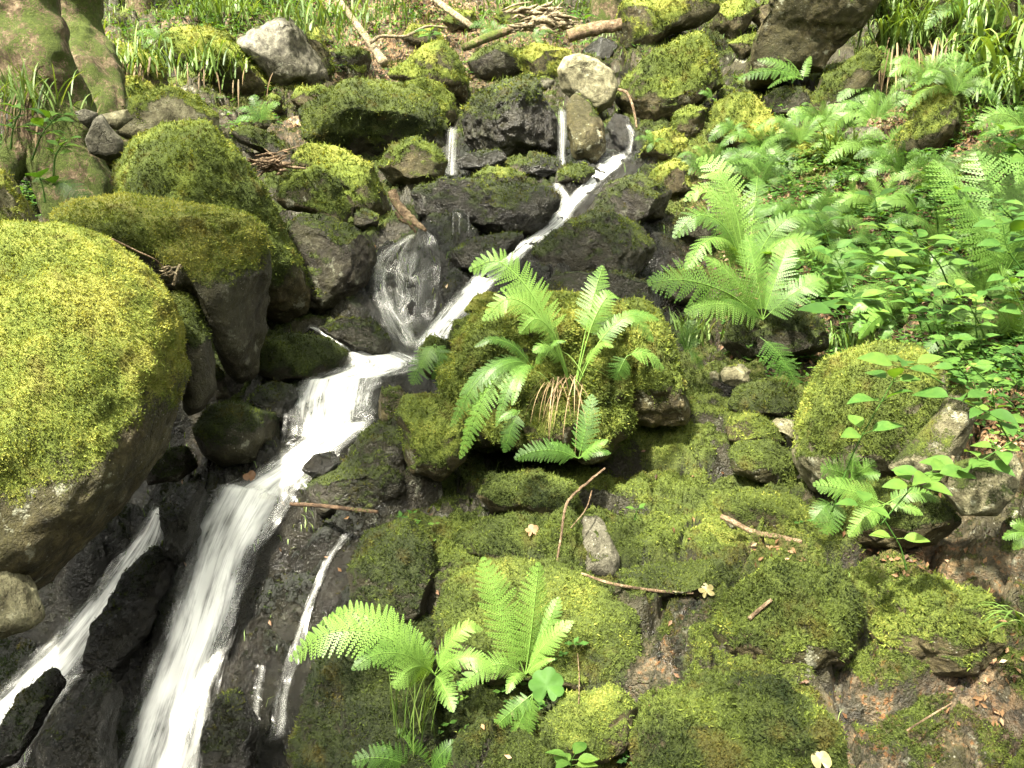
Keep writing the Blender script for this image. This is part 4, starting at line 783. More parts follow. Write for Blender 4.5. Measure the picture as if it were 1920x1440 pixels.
fern('fern beside the upper stream on the right bank', (1225,268), [(1190,262,0),(1210,245,.03),(1250,262,0),(1215,285,-.03)], wid=.4, nip=10)
fern('fern spilling over the upper mossy rocks right of the stream', (1375,245), [(1340,245,-.03),(1360,222,.03),(1400,232,0),(1330,265,-.05),(1405,262,-.05)], wid=.35, nip=12, tint=.1)

# ------------------------------------------------------------------ grass
def blades(base, n, ln, spread, lean, mat_w=0.004, seed=0, droop=0.6, jitter=0.03):
    r = np.random.default_rng(seed); VV = []; QQ = []; TT = []; nv = 0
    for k in range(n):
        a = r.uniform(0, 2*math.pi); out = np.array([math.cos(a), math.sin(a), 0])*r.uniform(0.2, 1)*spread+np.array(lean); L = ln*r.uniform(0.5, 1.1)
        p0 = np.array(base)+r.normal(0, jitter, 3)*np.array([1, 1, .3]); d0 = unit(np.array([0, 0, 1.0])+out*0.8); w = mat_w*r.uniform(0.7, 1.3)
        p = p0.copy(); d = d0.copy(); pts = [p.copy()]
        for s in range(6):
            p = p+d*L/6; d = unit(d+out*0.12+np.array([0, 0, -droop*0.35*(s+1)/3])); pts.append(p.copy())
        pts = np.array(pts); sd = unit(np.cross(d0, out+np.array([0.01, 0.02, 0]))); ww = w*np.array([.6, 1, 1, .9, .7, .45, .05])
        VV.append(np.vstack([pts-sd*ww[:,None], pts+sd*ww[:,None]])); QQ.append(np.array([[i, i+1, i+8, i+7] for i in range(6)])+nv); nv += 14; TT.append(np.full(14, np.clip(r.normal(0.5, 0.2), 0, 1)))
    return np.vstack(VV), np.vstack(QQ), np.concatenate(TT)
def tuft(label, px, py, n, ln_px, Y=None, spread=.7, lean=(0, 0, 0), dry=0, w=1.0, droop=.6, cat='grass tuft', jitter=25):
    if Y is None: b, _ = surf_hit(px, py); Y = b[1]
    b = P3(px, py, Y); sc = Y/F; e = empty('grass_tuft', b); tag(e, label, cat)
    V, Q, T = blades(b, n, ln_px*sc, spread, lean, 1.6*sc*w, int(px*7+py), droop, jitter*sc)
    mesh_obj('blades', V, Q, M['grass'], e, b, {'tint': T}, smooth=False)
    if dry:
        V, Q, T = blades(b, dry, ln_px*sc*0.9, spread*.6, (lean[0], lean[1]-.5, -2.2), 1.3*sc*w, int(px*3+py), 1.2, jitter*sc*1.2)
        mesh_obj('dry_blades', V, Q, M['straw'], e, b, {'tint': T}, smooth=False)
tuft('tuft of bright grass with dead brown blades on the grassy hummock', 165, 115, 110, 62, dry=16, jitter=38)
tuft('right neighbour tuft with dry skirt above the yellow green boulder', 265, 125, 100, 60, dry=14, jitter=35)
tuft('bright grass tuft with a brown beard on the boulder at upper left', 400, 140, 150, 62, dry=20, jitter=32, Y=None)
tuft('grass tuft on the far slope left of the lichen spotted boulder', 420, 35, 180, 60, jitter=40)
tuft('grass tuft on the far slope right of the lichen spotted boulder', 585, 50, 160, 55, jitter=35)
tuft('blurred grass by the mossy trunk at the left edge', 40, 200, 160, 90, Y=4.6, dry=30, jitter=40)
tuft('long bladed drooping grass tuft in the middle of the fern slope', 1575, 318, 170, 110, spread=1.1, droop=1.0, dry=45, jitter=14)
tuft('broad bladed grass hanging at the upper right edge', 1850, 190, 150, 150, spread=1.0, w=1.1, droop=1.4, jitter=70)
tuft('broad bladed grass hanging just below the other broad tuft', 1890, 130, 80, 160, spread=.9, w=2.4, droop=1.4, jitter=60)
tuft('grass with a brown beard on the moss draped wall', 1715, 90, 260, 110, dry=90, jitter=28, droop=1.2, Y=None)
tuft('bright grass hanging from the top edge over the mossy ramp', 1665, 30, 260, 110, droop=1.1, jitter=35)
tuft('grass tuft on the mossy bank at the right of the brown beard', 1840, 70, 160, 90, jitter=50)
tuft('fine grass tuft at the right foot of the mound lobe', 1292, 640, 110, 70, jitter=18)
tuft('arching grass blades at the right edge near the bottom', 1925, 1190, 14, 130, Y=1.95, w=2.2, lean=(-.7, 0, 0), spread=.5, droop=1.0, jitter=12)
tuft('thin grass stalks by the bottom ferns', 770, 1400, 40, 230, Y=2.05, lean=(.1, 0, .3), spread=.35, droop=.5, jitter=30)
tuft('small grass tuft behind the big rounded boulder', 1600, 650, 60, 70, Y=3.3, jitter=25)
tuft('dry straw stems hanging from the middle of the mound', 1068, 708, 2, 150, Y=2.93, dry=30, jitter=12, spread=2.4, w=.55)
tuft('shorter dry straw stems spreading left on the mound', 1040, 715, 2, 120, Y=2.95, dry=20, jitter=12, lean=(-.9, 0, 0), spread=2.4, w=.55)
tuft('grass tuft on the far slope at the top middle', 700, 45, 110, 45, jitter=40)
tuft('grass tuft above the decayed stump', 985, 20, 110, 45, jitter=40)

# ------------------------------------------------------------------ broad leaved plants
def leaf_mesh(p, d, up, L, W, seed=0, curl=0.25):
    """ovate pointed leaf with a folded midrib, arching down at its tip"""
    d = unit(np.array(d, float)); s = unit(np.cross(d, up)); nn = np.cross(s, d)
    u = np.array([0, .12, .28, .45, .62, .8, .93, 1.0]); w = np.array([.0, .55, .92, 1, .85, .5, .2, 0])*W*.5
    c = p+d*(u*L)[:,None]-nn*(curl*L*u**2)[:,None]
    V = np.vstack([c-s*w[:,None]+nn*(w*.3)[:,None], c, c+s*w[:,None]+nn*(w*.3)[:,None]]); k = len(u)
    Q = [[i, i+1, i+k+1, i+k] for i in range(k-1)]+[[i+k, i+k+1, i+2*k+1, i+2*k] for i in range(k-1)]
    return V, np.array(Q)
def leafy_plant(label, pts_px, Y, nodes, lsize, group=None, name='leafy_plant', cat='plant', tint=.5, whorl=3, dY=0.0, seed=0, wr=.55):
    r = np.random.default_rng(seed+int(pts_px[0][0])); n = len(pts_px); sc = Y/F
    pts = [P3(p[0], p[1], Y+dY*k/(n-1)) for k, p in enumerate(pts_px)]; c = spline(pts, 40) if n > 2 else np.linspace(pts[0], pts[1], 40)
    e = empty(name, pts[0]); tag(e, label, cat, group)
    V, Q, T = tube(c, np.linspace(1.9, .9, 40)*sc, 5); mesh_obj('stem', V, [Q, T], M['leaf'], e, pts[0], {'tint': np.full(len(V), .55)})
    k0 = int(r.integers(0, 3))
    for i in range(nodes):
        t = 0.25+0.75*(i+1)/nodes if nodes > 1 else 1.0; p = c[min(39, int(t*39))]
        for j in range(whorl):
            a = 2*math.pi*(j/whorl)+i*1.1+r.normal(0, .3)+k0; d = unit(np.array([math.cos(a), math.sin(a)*.8, .25+r.normal(0, .15)])); L = lsize*sc*r.uniform(.75, 1.15)*(1.0 if i == nodes-1 else .9)
            q = p+d*L*.3; Vl, Ql = leaf_mesh(q, d, np.array([0, -.45, 1.0])+r.normal(0, .2, 3), L, L*wr, curl=r.uniform(.1, .4))
            V2, Q2, T2 = tube(np.linspace(p, q, 4), .8*sc, 4)
            nv = len(Vl); mesh_obj('leaf', np.vstack([Vl, V2]), [np.vstack([Ql, Q2+nv])], M['leaf'], e, pts[0], {'tint': np.full(nv+len(V2), np.clip(tint+r.normal(0, .12), 0, 1))})
lp = leafy_plant
lp('leafy shoot with paired pale leaves climbing before the big rounded boulder', [(1560,960),(1600,850),(1660,740),(1690,690)], 2.3, 4, 62, tint=.65, whorl=3)
lp('small shoot with three leaves over the crown of the big rounded boulder', [(1770,720),(1720,690),(1705,685)], 2.35, 1, 60, tint=.6)
lp('leafy shoot standing before the angular pale rock', [(1650,985),(1705,920),(1740,890)], 2.1, 2, 62, tint=.7, whorl=4)
lp('pale leafy sprig beneath the angular rock', [(1680,1010),(1650,965),(1620,950)], 2.1, 1, 55, tint=.7)
lp('leaf sprig resting over the top of the angular rock', [(1960,790),(1870,845),(1810,880)], 2.12, 3, 58, tint=.65)
lp('leafy plant at the right edge above the angular rock', [(1960,860),(1880,790),(1800,750)], 2.2, 3, 60, tint=.5)
lp('single shoot with a yellow green leaf at lower right', [(1700,1070),(1690,1030),(1680,1010)], 2.15, 1, 55, tint=.9, whorl=2)
k = 0
where = [('at the right edge level with the tan slab', 1900,760,1780,640,2.5),('between the boulder and the right edge, lower plant', 1860,700,1830,560,2.7),('right behind the big rounded boulder', 1800,690,1750,560,2.9),
 ('leaning over the crown of the boulder from behind', 1760,650,1700,520,3.0),('with large leaves at the right edge, mid height', 1950,640,1890,520,2.5),('hanging over the middle of the right slope', 1800,600,1640,480,3.2),
 ('in the dark gap of the right slope', 1700,560,1660,430,3.4),('with yellowish leaves near the right edge', 1930,520,1880,420,2.8),('at the right edge under the upright fern', 1960,450,1870,380,3.0),
 ('with drooping leaves beneath the upright fern', 1830,480,1790,360,3.5),('between the fern and the root-like bank', 1760,440,1740,330,3.9),('growing left of the upright fern', 1690,470,1640,370,3.9),
 ('at the right edge over the broad grass', 1950,330,1880,250,3.4),('low in the litter of the fern slope', 1600,560,1560,470,3.7),('beside the feathery fern', 1560,500,1530,400,4.1),
 ('small one above the big rounded boulder', 1640,640,1600,560,3.2),('between leaves right of the big boulder', 1850,640,1790,540,2.8),('lowest of the group by the tan slab', 1900,840,1860,720,2.3),
 ('with the palest leaves at the right edge', 1960,720,1900,660,2.3),('behind the tan slab tip', 1840,760,1800,690,2.6),('near the top of the leafy thicket', 1850,410,1800,320,3.8),('left end of the leafy thicket', 1480,560,1450,480,4.0),
 ('in the middle of the leafy thicket', 1780,540,1720,450,3.3),('in the lower half of the leafy thicket', 1730,620,1690,540,3.1)]
for i, (w, x0, y0_, x1, y1, Yv) in enumerate(where):
    lp('leafy green plant '+w, [(x0,y0_),((x0+x1)/2+random.uniform(-15, 15),(y0_+y1)/2),(x1,y1)], Yv, 4, 36+random.uniform(-6, 12), 'leafy plants of the right hand thicket', tint=random.uniform(.35, .8), seed=i, whorl=3 if i % 3 else 4)
lp('leafy plant at the foot of the mossy trunk on the left', [(60,300),(80,250),(110,215)], 4.1, 4, 36, tint=.65)
lp('leafy plant left of the other by the mossy trunk', [(20,280),(25,240),(40,205)], 4.0, 3, 34, tint=.6)
lp('small leafy sprig above the bluish leaf at the left', [(100,330),(105,290),(125,262)], 4.0, 3, 30, tint=.6)
lp('plant with two broad bluish leaves at the left tree foot', [(85,380),(80,350),(76,338)], 3.9, 1, 48, tint=.35, whorl=2, wr=.9)
lp('tiny sprout on the moss right of the pointed rock', [(1190,975),(1192,965),(1195,955)], 2.7, 1, 22, tint=.6, whorl=3, wr=.4)
lp('tiny pale plant at the bottom edge near the middle', [(1070,1470),(1070,1440),(1072,1425)], 1.85, 2, 48, tint=.75, whorl=4)
lp('wide leaved plant in the dark above the big boulder', [(1590,620),(1585,600),(1580,590)], 3.35, 1, 75, tint=.35, whorl=5, wr=.7)
lp('far leafy plant on the upper slope', [(620,50),(622,35),(625,25)], 8.3, 2, 26, tint=.5)
lp('far leafy plant near the decayed stump', [(800,90),(805,70),(808,60)], 8.0, 2, 26, tint=.6)
lp('far leafy plant by the fallen log', [(1100,60),(1095,40),(1090,30)], 8.4, 2, 26, tint=.5)
# round lobed leaf low in the middle
def lobed(label, px, py, Y, R, name, mat, lobes, depth, tilt=(0, -.7, .8), cat='leaf', tint=.6, stem=None):
    Y = min(Y, surf_hit(px, py)[0][1]-.02); c = P3(px, py, Y); n = unit(np.array(tilt, float)); a = unit(np.cross(n, [0, 0, 1.0])); b = np.cross(n, a); R = R*Y/F
    m = 72; th = np.linspace(0, 2*math.pi, m, endpoint=False); rr = R*(1-depth+depth*np.abs(np.cos(th*lobes/2))**.6)
    notch = np.exp(-((th-math.pi/2+0.0)/.22)**2); rr = rr*(1-.75*notch)
    V = [c+n*R*-.06]; 
    for f in (.5, 1.0):
        V += [c+a*math.cos(t)*r*f+b*math.sin(t)*r*f+n*(R*.14*f*math.sin(t*3+1)) for t, r in zip(th, rr)]
    T = [[0, 1+i, 1+(i+1) % m] for i in range(m)]; Q = [[1+i, 1+m+i, 1+m+(i+1) % m, 1+(i+1) % m] for i in range(m)]
    o = mesh_obj(name, V, [np.array(T), np.array(Q)], M[mat], None, c, {'tint': np.full(len(V), tint)}); tag(o, label, cat)
lobed('round light green leaf with a notch below the bright ferns', 1025, 1285, 2.05, 38, 'round_leaf', 'leaf', 7, .18, tint=.45)
lobed('yellow fallen leaf curled up at the bottom edge', 1540, 1425, 1.82, 22, 'fallen_leaf', 'paleleaf', 2, .3, tint=.5)
lobed('pale tan fallen leaf on the end of the submerged twig', 1325, 1107, 2.6, 17, 'fallen_leaf', 'paleleaf', 5, .5, tint=.2)
lobed('crumpled brown fallen leaf on the moss above the dome', 998, 994, 2.72, 14, 'fallen_leaf', 'litter', 5, .4, tint=.7)
lobed('reddish wet leaf caught at the top of the waterfall', 468, 893, 3.0, 13, 'fallen_leaf', 'litter', 3, .3, tint=.35)

# ------------------------------------------------------------------ trees, branches, twigs
def woody(name, label, cat, pts_px, Ys, rpx, mat, moss=0.0, sides=8, rough=.5, tint=.6, parent=None, n=60, mossgrow=False, root=None, bend=0.0):
    if parent is None and name in ('stick', 'twig') and min(q[1] for q in pts_px) > 850: Ys = [min(y, surf_hit(q[0], q[1])[0][1]-.008) for q, y in zip(pts_px, Ys)]
    r = np.random.default_rng(abs(int(pts_px[0][0]+pts_px[0][1]))+3)
    pts = spline([P3(p[0], p[1], y) for p, y in zip(pts_px, Ys)], n) if len(pts_px) > 2 else np.linspace(P3(*pts_px[0], Ys[0]), P3(*pts_px[1], Ys[1]), n)
    rad = np.interp(np.linspace(0, 1, n), np.linspace(0, 1, len(rpx)), rpx)*np.mean(Ys)/F
    pts = pts+ (np.cumsum(r.normal(0, 1, (n, 3)), 0)/math.sqrt(n))*rad.mean()*bend
    V, Q, T = tube(pts, rad, sides, 11, rough); base = pts[0] if root is None else root
    mo = np.clip(fbm(V*6, 4, 9)*1.2-0.6+moss, 0, 1)
    o = mesh_obj(name, V, [Q, T], M[mat], parent, base, {'moss': mo, 'tint': np.full(len(V), tint)})
    if label: tag(o, label, cat)
    if mossgrow:
        TT = np.vstack([Q[:,:3], Q[:,[0, 2, 3]]]); Nn = vnormals(V, TT)
        if (Nn*(V-np.repeat(pts, sides, 0).mean(0))).sum() < 0: Nn = -Nn; TT = TT[:,::-1]
        grow_moss(V, TT, Nn, np.clip(mo+.1, 0, 1), np.full(len(V), tint), 60000, o if parent is None else o, base, 5, 1.3)
    return o
def tree(label, pts, Ys, r, roots):
    p0 = P3(*pts[-1], Ys[-1]); e = empty('tree', p0); tag(e, label, 'tree')
    woody('trunk', None, None, pts, Ys, r, 'bark', .6, 96, .9, .55, e, 160, True, p0)
    for rp, ry, rr in roots: woody('root', None, None, rp, ry, rr, 'bark', .7, 24, .6, .5, e, 60, True, p0)
tree('thick leaning mossy tree trunk with pinkish bark at the left edge', [(10,-260),(28,-60),(62,80),(100,220),(140,340),(165,430)], [4.9,4.9,4.85,4.8,4.7,4.6], [78,74,70,66,60,52], [([(60,240),(10,330),(-40,420)], [4.7,4.6,4.5], [34,26,20]), ([(120,260),(175,350),(205,460)], [4.7,4.6,4.45], [34,26,6])])
tree('sunlit pale trunk with moss behind the thick leaning one', [(150,-260),(148,-60),(145,40),(160,110),(185,300)], [6.2,6.2,6.2,6.1,5.7], [48,44,42,46,60], [([(165,80),(205,130),(235,230)], [6.1,6.0,5.7], [20,16,5])])
def bole(label, x, w, ybase, tint=.5, moss=.5):
    Yb = at(x, ybase)[1]; p0 = P3(x, ybase, Yb); e = empty('tree', p0); tag(e, label, 'tree')
    top = p0+np.array([0.05*w/40, 0.1, 5.0]); pts = spline([top, p0*.4+top*.6, p0*.9+top*.1, p0-np.array([0, 0, .3])], 80); rad = np.interp(np.linspace(0, 1, 80), [0, .85, 1], [w*.7, w, w*1.7])*Yb/F
    V, Q, T = tube(pts, rad, 32, 3, .4); mo = np.clip(fbm(V*4, 4, 9)*1.2-.6+moss, 0, 1); mesh_obj('trunk', V, [Q, T], M['bark'], e, p0, {'moss': mo, 'tint': np.full(len(V), tint)})
bole('mossy tree foot at the top edge above the far log', 1135, 26, 42); bole('mossy tree foot at the top edge left of the grass slope', 262, 24, 22); bole('thin far tree at the top edge over the grey boulder', 640, 9, 12)
woody('fallen_branch', 'pale fallen branch leaning on the far mossy stones', 'branch', [(622,-20),(650,20),(690,75),(720,118)], [9.0,8.7,8.2,7.7], [5,5.5,6.5,8], 'palewood', .1, 8, .5)
woody('fallen_branch', 'thin crooked branch lying across the far slope', 'branch', [(695,80),(715,68),(760,68),(800,50),(838,52)], [7.9,8,8.1,8.3,8.4], [3,3,3,2.5,2], 'palewood', 0, 6, .4)
woody('fallen_branch', 'straight pale branch on the far slope at the top middle', 'branch', [(800,-15),(840,18),(886,50)], [9.6,9.2,8.8], [6,6,5], 'palewood', .1, 7, .4)
woody('log', 'old brown log between the stump and the top edge boulder', 'log', [(1065,68),(1110,55),(1165,45)], [8.3,8.3,8.3], [11,12,10], 'twig', .15, 12, .6)
woody('log', 'mossy fallen log on the far slope left of the decayed stump', 'log', [(870,90),(910,72),(960,55)], [8.1,8.3,8.6], [7,8,7], 'twig', .5, 10, .6)
woody('stick', 'bare stick lying on the moss in the lower right', 'stick', [(1352,968),(1385,985),(1425,998),(1465,1005),(1508,1016)], [2.72,2.68,2.62,2.6,2.57], [5.5,5,5.5,5.5,5], 'twig', 0, 10, .5, bend=.5)
woody('stick', 'short grey stick propped on the mossy bump', 'stick', [(1405,1160),(1425,1142),(1447,1124)], [2.2,2.2,2.22], [5,4,3.5], 'twig', 0, 8, .4)
woody('stick', 'dead bent branch curving down beside the far right fall', 'stick', [(1160,168),(1176,175),(1188,205),(1194,240)], [6.0,5.9,5.85,5.8], [3,2.6,2.2,1.8], 'twig', 0, 7, .3)
woody('dead_root', 'reddish brown dead root lying beside the split boulder', 'root', [(735,358),(745,382),(768,408),(798,432)], [4.62,4.6,4.5,4.4], [7,9,8,3], 'twig', .0, 9, .7)
woody('dead_root', 'thin forked root below the reddish brown root', 'root', [(742,398),(752,412),(768,420),(780,436)], [4.45,4.42,4.4,4.38], [2.5,4,4,2], 'darkwood', .1, 7, .6)
woody('twig', 'dark submerged twig crossing above the main fall', 'twig', [(545,945),(600,948),(660,955),(708,960)], [2.92,2.88,2.8,2.75], [4,4.5,4.5,3.5], 'darkwood', .1, 8, .4)
woody('twig', 'long half sunk twig in the mossy trickle', 'twig', [(1090,1075),(1150,1095),(1230,1108),(1300,1112)], [2.55,2.55,2.57,2.57], [2.5,3,3.5,3], 'twig', .1, 7, .4)
woody('dead_root', 'long thin hanging root running down past the pointed rock', 'root', [(1135,878),(1092,912),(1062,945),(1052,1010),(1043,1080),(1042,1150),(1040,1215)], [2.72,2.68,2.6,2.5,2.42,2.36,2.2], [2,3,3,2.4,2.2,1.8,1.2], 'twig', 0, 6, .4, n=90, bend=1.5)
woody('dead_root', 'short fine root dangling beside the long hanging root', 'root', [(1110,920),(1098,955),(1070,990)], [2.66,2.62,2.58], [1.6,1.4,1], 'twig', 0, 5, .4)
woody('twig', 'thin twig lying between the giant boulder and the moss quilt', 'twig', [(210,448),(255,470),(295,490),(318,520)], [2.75,2.8,2.85,2.9], [1.6,1.6,1.4,1.2], 'twig', 0, 5, .4)
woody('twig', 'small upright broken twig on the narrow upright stone', 'twig', [(325,535),(332,510),(338,496)], [2.95,2.95,2.95], [3,3,2.6], 'palewood', 0, 6, .4)
woody('twig', 'thin brown twig sticking up at the pale pointed rock', 'twig', [(1085,1320),(1086,1270),(1083,1225)], [2.15,2.15,2.15], [1.2,1.2,.8], 'twig', 0, 5, .3)
woody('twig', 'fine twig on the bare reddish ground at lower right', 'twig', [(1700,1370),(1740,1345),(1785,1318)], [1.95,1.97,2.0], [2,2,1.5], 'twig', 0, 5, .3)
woody('twig', 'fallen stem on the litter right of the big boulder', 'twig', [(1772,905),(1780,880),(1788,855)], [2.2,2.2,2.2], [3.5,3.5,3], 'palewood', 0, 6, .3)
# splintered rotten wood
def splinters(label, px, py, Y, w, h, n, mat, seed):
    r = np.random.default_rng(seed); e0 = P3(px, py, Y); VV = []; QQ = []; TT = []; nv = 0
    for k in range(n):
        a = (px+r.normal(0, w*.25), py+r.normal(0, h*.25)); L = w*r.uniform(.3, .8); an = r.normal(-.1, .35); d = (math.cos(an)*L/2, math.sin(an)*L/2)
        p = spline([P3(a[0]-d[0], a[1]-d[1]+r.normal(0, 3), Y+r.normal(0, .05)), P3(a[0], a[1], Y+r.normal(0, .03)), P3(a[0]+d[0], a[1]+d[1]+r.normal(0, 3), Y+r.normal(0, .05))], 12)
        V, Q, T = tube(p, np.interp(np.linspace(0, 1, 12), [0, .5, 1], [.6, 3.2, .4])*r.uniform(.5, 1.3)*Y/F*w/60, 5, k, .8); VV.append(V); QQ.append(Q+nv); TT.append(T+nv); nv += len(V)
    V = np.vstack(VV); o = mesh_obj('rotten_wood', V, [np.vstack(QQ), np.vstack(TT)], M[mat], None, e0, {'moss': np.full(len(V), .05), 'tint': np.full(len(V), .5)}); tag(o, label, 'rotten wood')
splinters('splintered brown rotten wood beside the split boulder', 508, 305, 4.9, 62, 38, 40, 'twig', 3)
splinters('decayed pale wood heap at the top right of the slope', 1018, 38, 8.5, 90, 46, 60, 'palewood', 4)
splinters('broken brown wood bits in the notch by the narrow stone', 318, 508, 2.95, 34, 22, 14, 'palewood', 5)

# ------------------------------------------------------------------ fallen leaves, ground moss, ground herbs (nobody could count them)
def cells(mask_v, n, seed, near=0.0):
    """places on the ground, as many in each stretch of view, by mask"""
    r = np.random.default_rng(seed); mk = mask_v.reshape(NV, NU)[:-1,:-1].copy(); mk[:31] = 0; mk[:,:60] *= .1; mk[:,-60:] *= .1; mk[-31:] *= .3
    zz = ZT[:-1,:-1]; slope = np.clip((ZT[1:,:-1]-zz)/(GY[1:,:-1]-GY[:-1,:-1]+1e-9), -1, 3); el = (zz-1.6)/GY[:-1,:-1]
    mk = mk*np.clip(slope-el, 0.03, 2.2)
    w = mk.ravel(); w = w/w.sum(); f = r.choice(len(w), n, p=w); i, j = f//(NU-1), f % (NU-1); a, b = r.random(n), r.random(n)
    def bl(G): return (G[i,j]*(1-a)*(1-b)+G[i,j+1]*a*(1-b)+G[i+1,j]*(1-a)*b+G[i+1,j+1]*a*b)
    P = np.column_stack([bl(GX), bl(GY), bl(ZT)]); Nn = unit(GN.reshape(NV, NU, 3)[i, j]); return P, Nn, i*NU+j
P, Nn, idx = cells(sm(MOSSN*(1-.3*WETN), 0.3, 0.7)+0.02, 200000, 3)
dist = np.linalg.norm(P-CAM, axis=1); tv = TINTN[idx]-.04+(fbm(P*22, 3, 8)-.5)*.7
V, T, tt = tufts(P, Nn, (0.0020*dist+0.0012)*1.15, tv, 5, 9)
tag(mesh_obj('moss_carpet', V, T, M['moss'], attrs={'tint': tt}, smooth=False), 'carpet of moss shoots over the rocky ground', 'moss', kind='stuff')
P, Nn, idx = cells(LITN**2+0.0012, 8000, 5); r = np.random.default_rng(5); n = len(P)
sz = 0.022*r.uniform(.5, 1.2, n); d = unit(np.cross(Nn, r.normal(0, 1, (n, 3)))); s = np.cross(Nn, d); tl = r.normal(0, .35, (n, 1)); s = unit(s+Nn*tl); d = unit(d+Nn*r.normal(0, .3, (n, 1)))
b = P+Nn*0.008
V = np.stack([b-d*sz[:,None], b-d*sz[:,None]*.2-s*sz[:,None]*.5+Nn*sz[:,None]*.25, b+d*sz[:,None], b-d*sz[:,None]*.2+s*sz[:,None]*.5+Nn*sz[:,None]*.25], 1).reshape(-1, 3)
Q = np.arange(n*4).reshape(-1, 4); Q = np.vstack([Q[:,[0, 1, 2]], Q[:,[0, 2, 3]]])
tag(mesh_obj('leaf_litter', V, Q, M['litter'], attrs={'tint': np.repeat(np.clip(r.normal(.5, .22, n), 0, 1), 4)}, smooth=False), 'scattered brown beech leaves on the slope', 'fallen leaves', kind='stuff')
HERB = np.clip(blob([(1650,430,190,1),(1850,450,200,1),(1850,650,160,1),(1500,300,90,.6),(1550,560,110,.8),(1850,200,140,.8),(330,70,130,.5),(500,20,200,.8),(750,30,150,.5),(1000,30,150,.5),(200,140,80,.8),(40,320,100,.8),(1450,640,80,.6),(470,220,60,.3)])*1.35-.12+warp[:,0]*.5, 0, 1)
P, Nn, idx = cells(HERB*(1-WETN), 15000, 15); r = np.random.default_rng(15); VV = []; QQ = []; TT = []; nv = 0
for k in range(len(P)):
    h = r.uniform(.02, .09)*(P[k,1]/4)**.5; top = P[k]+np.array([r.normal(0, .02), r.normal(-.01, .02), h]); m = int(r.integers(2, 5)); a0 = r.uniform(0, 6); tn = np.clip(r.normal(.5, .16), 0, 1)
    for j in range(m):
        a = a0+j*2*math.pi/m+r.normal(0, .3); d = np.array([math.cos(a), math.sin(a), r.normal(.15, .25)]); L = r.uniform(.014, .038)*(P[k,1]/4)**.5
        u = unit(d); s = unit(np.cross(u, [0, -.4, 1.0])); c = top+u*L
        VV.append([top, top+u*L*.5-s*L*.3, top+u*L*1.1, top+u*L*.5+s*L*.3]); QQ.append([nv, nv+1, nv+2, nv+3]); nv += 4; TT += [tn]*4
V = np.array(VV).reshape(-1, 3)
tag(mesh_obj('ground_herbs', V, np.array(QQ), M['leaf'], attrs={'tint': TT}, smooth=False), 'small green herbs covering the slopes', 'herbs', kind='stuff')
P, Nn, idx = cells(np.clip(blob([(450,20,230,1),(1000,20,300,.5),(200,110,100,1),(1650,60,120,1),(1850,150,150,1),(700,0,250,.6),(1750,420,120,.4),(1560,330,80,.4)])+warp[:,1]*.3, 0, 1)**1.5, 14000, 25); VV = []; QQ = []; TT = []; nv = 0; r = np.random.default_rng(25)
for k in range(len(P)):
    L = r.uniform(.03, .07)*(P[k,1]/4)**.7; a = r.uniform(0, 6.28); o_ = np.array([math.cos(a), math.sin(a), 0]); w = .0016*(P[k,1]/3.5); s = np.array([-o_[1], o_[0], 0]); p1 = P[k]+o_*L*.2+np.array([0, 0, L*.6]); p2 = P[k]+o_*L*.7+np.array([0, 0, L*.7])
    VV.append([P[k]-s*w, P[k]+s*w, p1+s*w, p1-s*w, p2]); QQ.append([nv, nv+1, nv+2, nv+3]); nv += 5; TT += [np.clip(r.normal(.55, .2), 0, 1)]*5
V = np.array(VV).reshape(-1, 3); QQ = np.array(QQ)
tag(mesh_obj('grass', V, [QQ, np.column_stack([QQ[:,3], QQ[:,2], QQ[:,3]+1])], M['grass'], attrs={'tint': TT}, smooth=False), 'short grass on the far slopes', 'grass', kind='stuff')
# ------------------------------------------------------------------ unseen leaf layer added overhead, with gaps shaped to aim the sun
GAPS = [(0,480,2.4,.5,0),(120,520,2.35,.3,.3),(1450,1080,2.5,1.0,.38),(1080,650,3.05,.5,.35),(900,1200,2.2,.5,.3),(1250,880,3.0,.4,.3),(1640,700,2.8,.3,.3),(1680,420,3.7,1.1,.28),(1900,650,3.0,.6,.3),(300,90,7,.9,.4),(1800,900,2.4,.3,.3),(1400,430,3.9,.35,.4),(350,330,3.95,.45,.25),(690,200,5,.5,.5),(1250,120,6,.6,.6)]
r = np.random.default_rng(77); n = 170000; Hc = 9.0; sdir = np.array(SD[:])
gx = r.uniform(-6.5, 6.5, n); gy = r.uniform(0.2, 13, n); gz = Zbase(np.column_stack([gx, gy]))+0.4
G = np.column_stack([gx, gy, gz]); t = (Hc-G[:,2]+r.uniform(-1, 1.5, n))/sdir[2]; Pc = G+sdir*t[:,None]
cov = 0.34+0.75*(fbm(np.column_stack([gx*.9, gy*.9, np.zeros(n)]), 3, 90)-0.3)
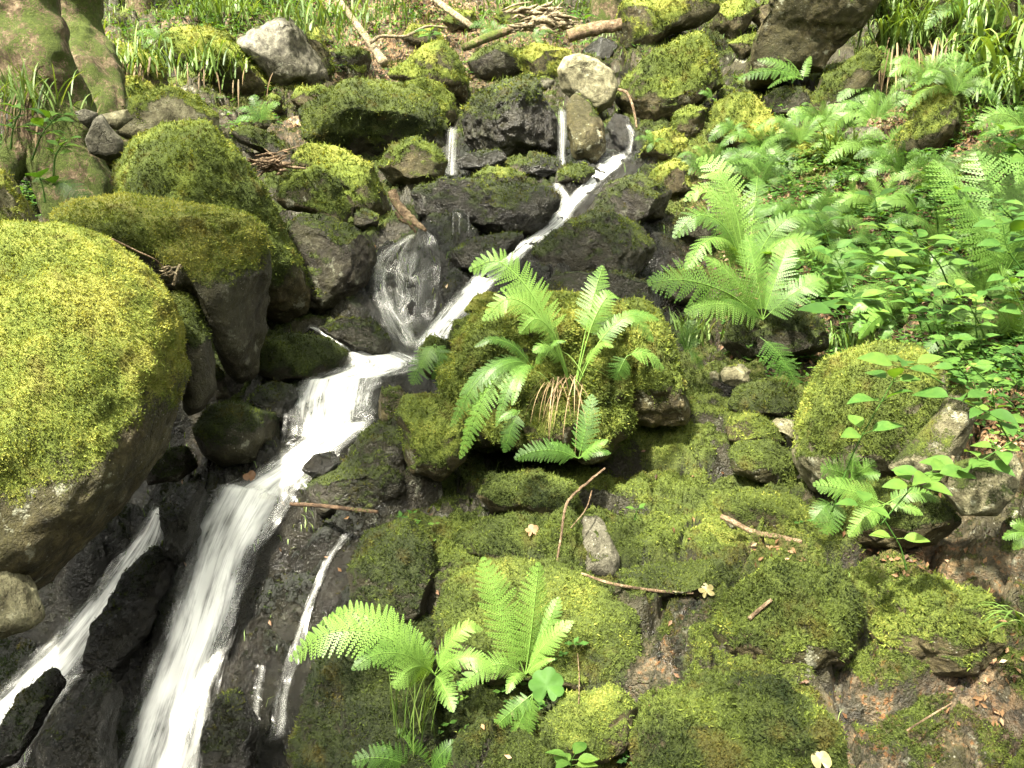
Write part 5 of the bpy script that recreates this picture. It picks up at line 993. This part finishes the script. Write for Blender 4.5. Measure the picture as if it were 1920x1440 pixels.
for px, py, Yc, rad, k in GAPS:
    q = Pc-P3(px, py, Yc); q = q-sdir*(q@sdir)[:,None]; cov = cov*(k+(1-k)*sm(np.linalg.norm(q, axis=1), rad*.8, rad*1.15))
cov = cov*(1-.78*sm(gy, 4.0, 5.6))
Pc = Pc[r.random(n) < cov]; n = len(Pc)
nn = unit(r.normal(0, .5, (n, 3))+np.array([0, 0, 1.0])); a = unit(np.cross(nn, r.normal(0, 1, (n, 3)))); b = np.cross(nn, a); s_ = r.uniform(.05, .10, (n, 1))
V = np.stack([Pc-a*s_, Pc+b*s_*.6, Pc+a*s_, Pc-b*s_*.6], 1).reshape(-1, 3)
tag(mesh_obj('shade_leaves', V, np.arange(4*n).reshape(-1, 4), M['leaf'], attrs={'tint': np.repeat(r.uniform(.3, .8, n), 4)}, smooth=False), 'unseen leaf layer added above the stream to dapple the sun', 'shade_leaves', kind='stuff')
# unseen hill ring added behind and beside the camera to block low sky
A = np.linspace(-2.55, 2.55, 121)+math.pi*1.5; Rr = np.linspace(0, 1, 40); AA, RRg = np.meshgrid(A, Rr); hz = RRg.ravel()*9-3
q = np.column_stack([np.cos(AA.ravel()), np.sin(AA.ravel()), hz*.3]); rad_ = 6.5+RRg.ravel()*5+(fbm(q*4, 4, 91)-.5)*4
side = np.abs(AA.ravel()-math.pi*1.5) > 1.45; rad_ = rad_+np.where(side, (np.abs(AA.ravel()-math.pi*1.5)-1.45)*14, 0)
V = np.column_stack([q[:,0]*rad_, q[:,1]*rad_+1.0, hz]); i = np.arange(39)[:,None]*121; j = np.arange(120)[None,:]
tag(mesh_obj('sky_block_hills', V, np.stack([i+j, i+121+j, i+122+j, i+1+j], -1).reshape(-1, 4), M['ground'], attrs={'moss': np.full(len(V), .6), 'tint': np.full(len(V), .25), 'litter': np.full(len(V), .4), 'wet': np.zeros(len(V)), 'rust': np.zeros(len(V))}), kind='structure')
print('faces', sum(len(o.data.polygons) for o in scene.objects if o.type == 'MESH'), 'objects', len(scene.objects))
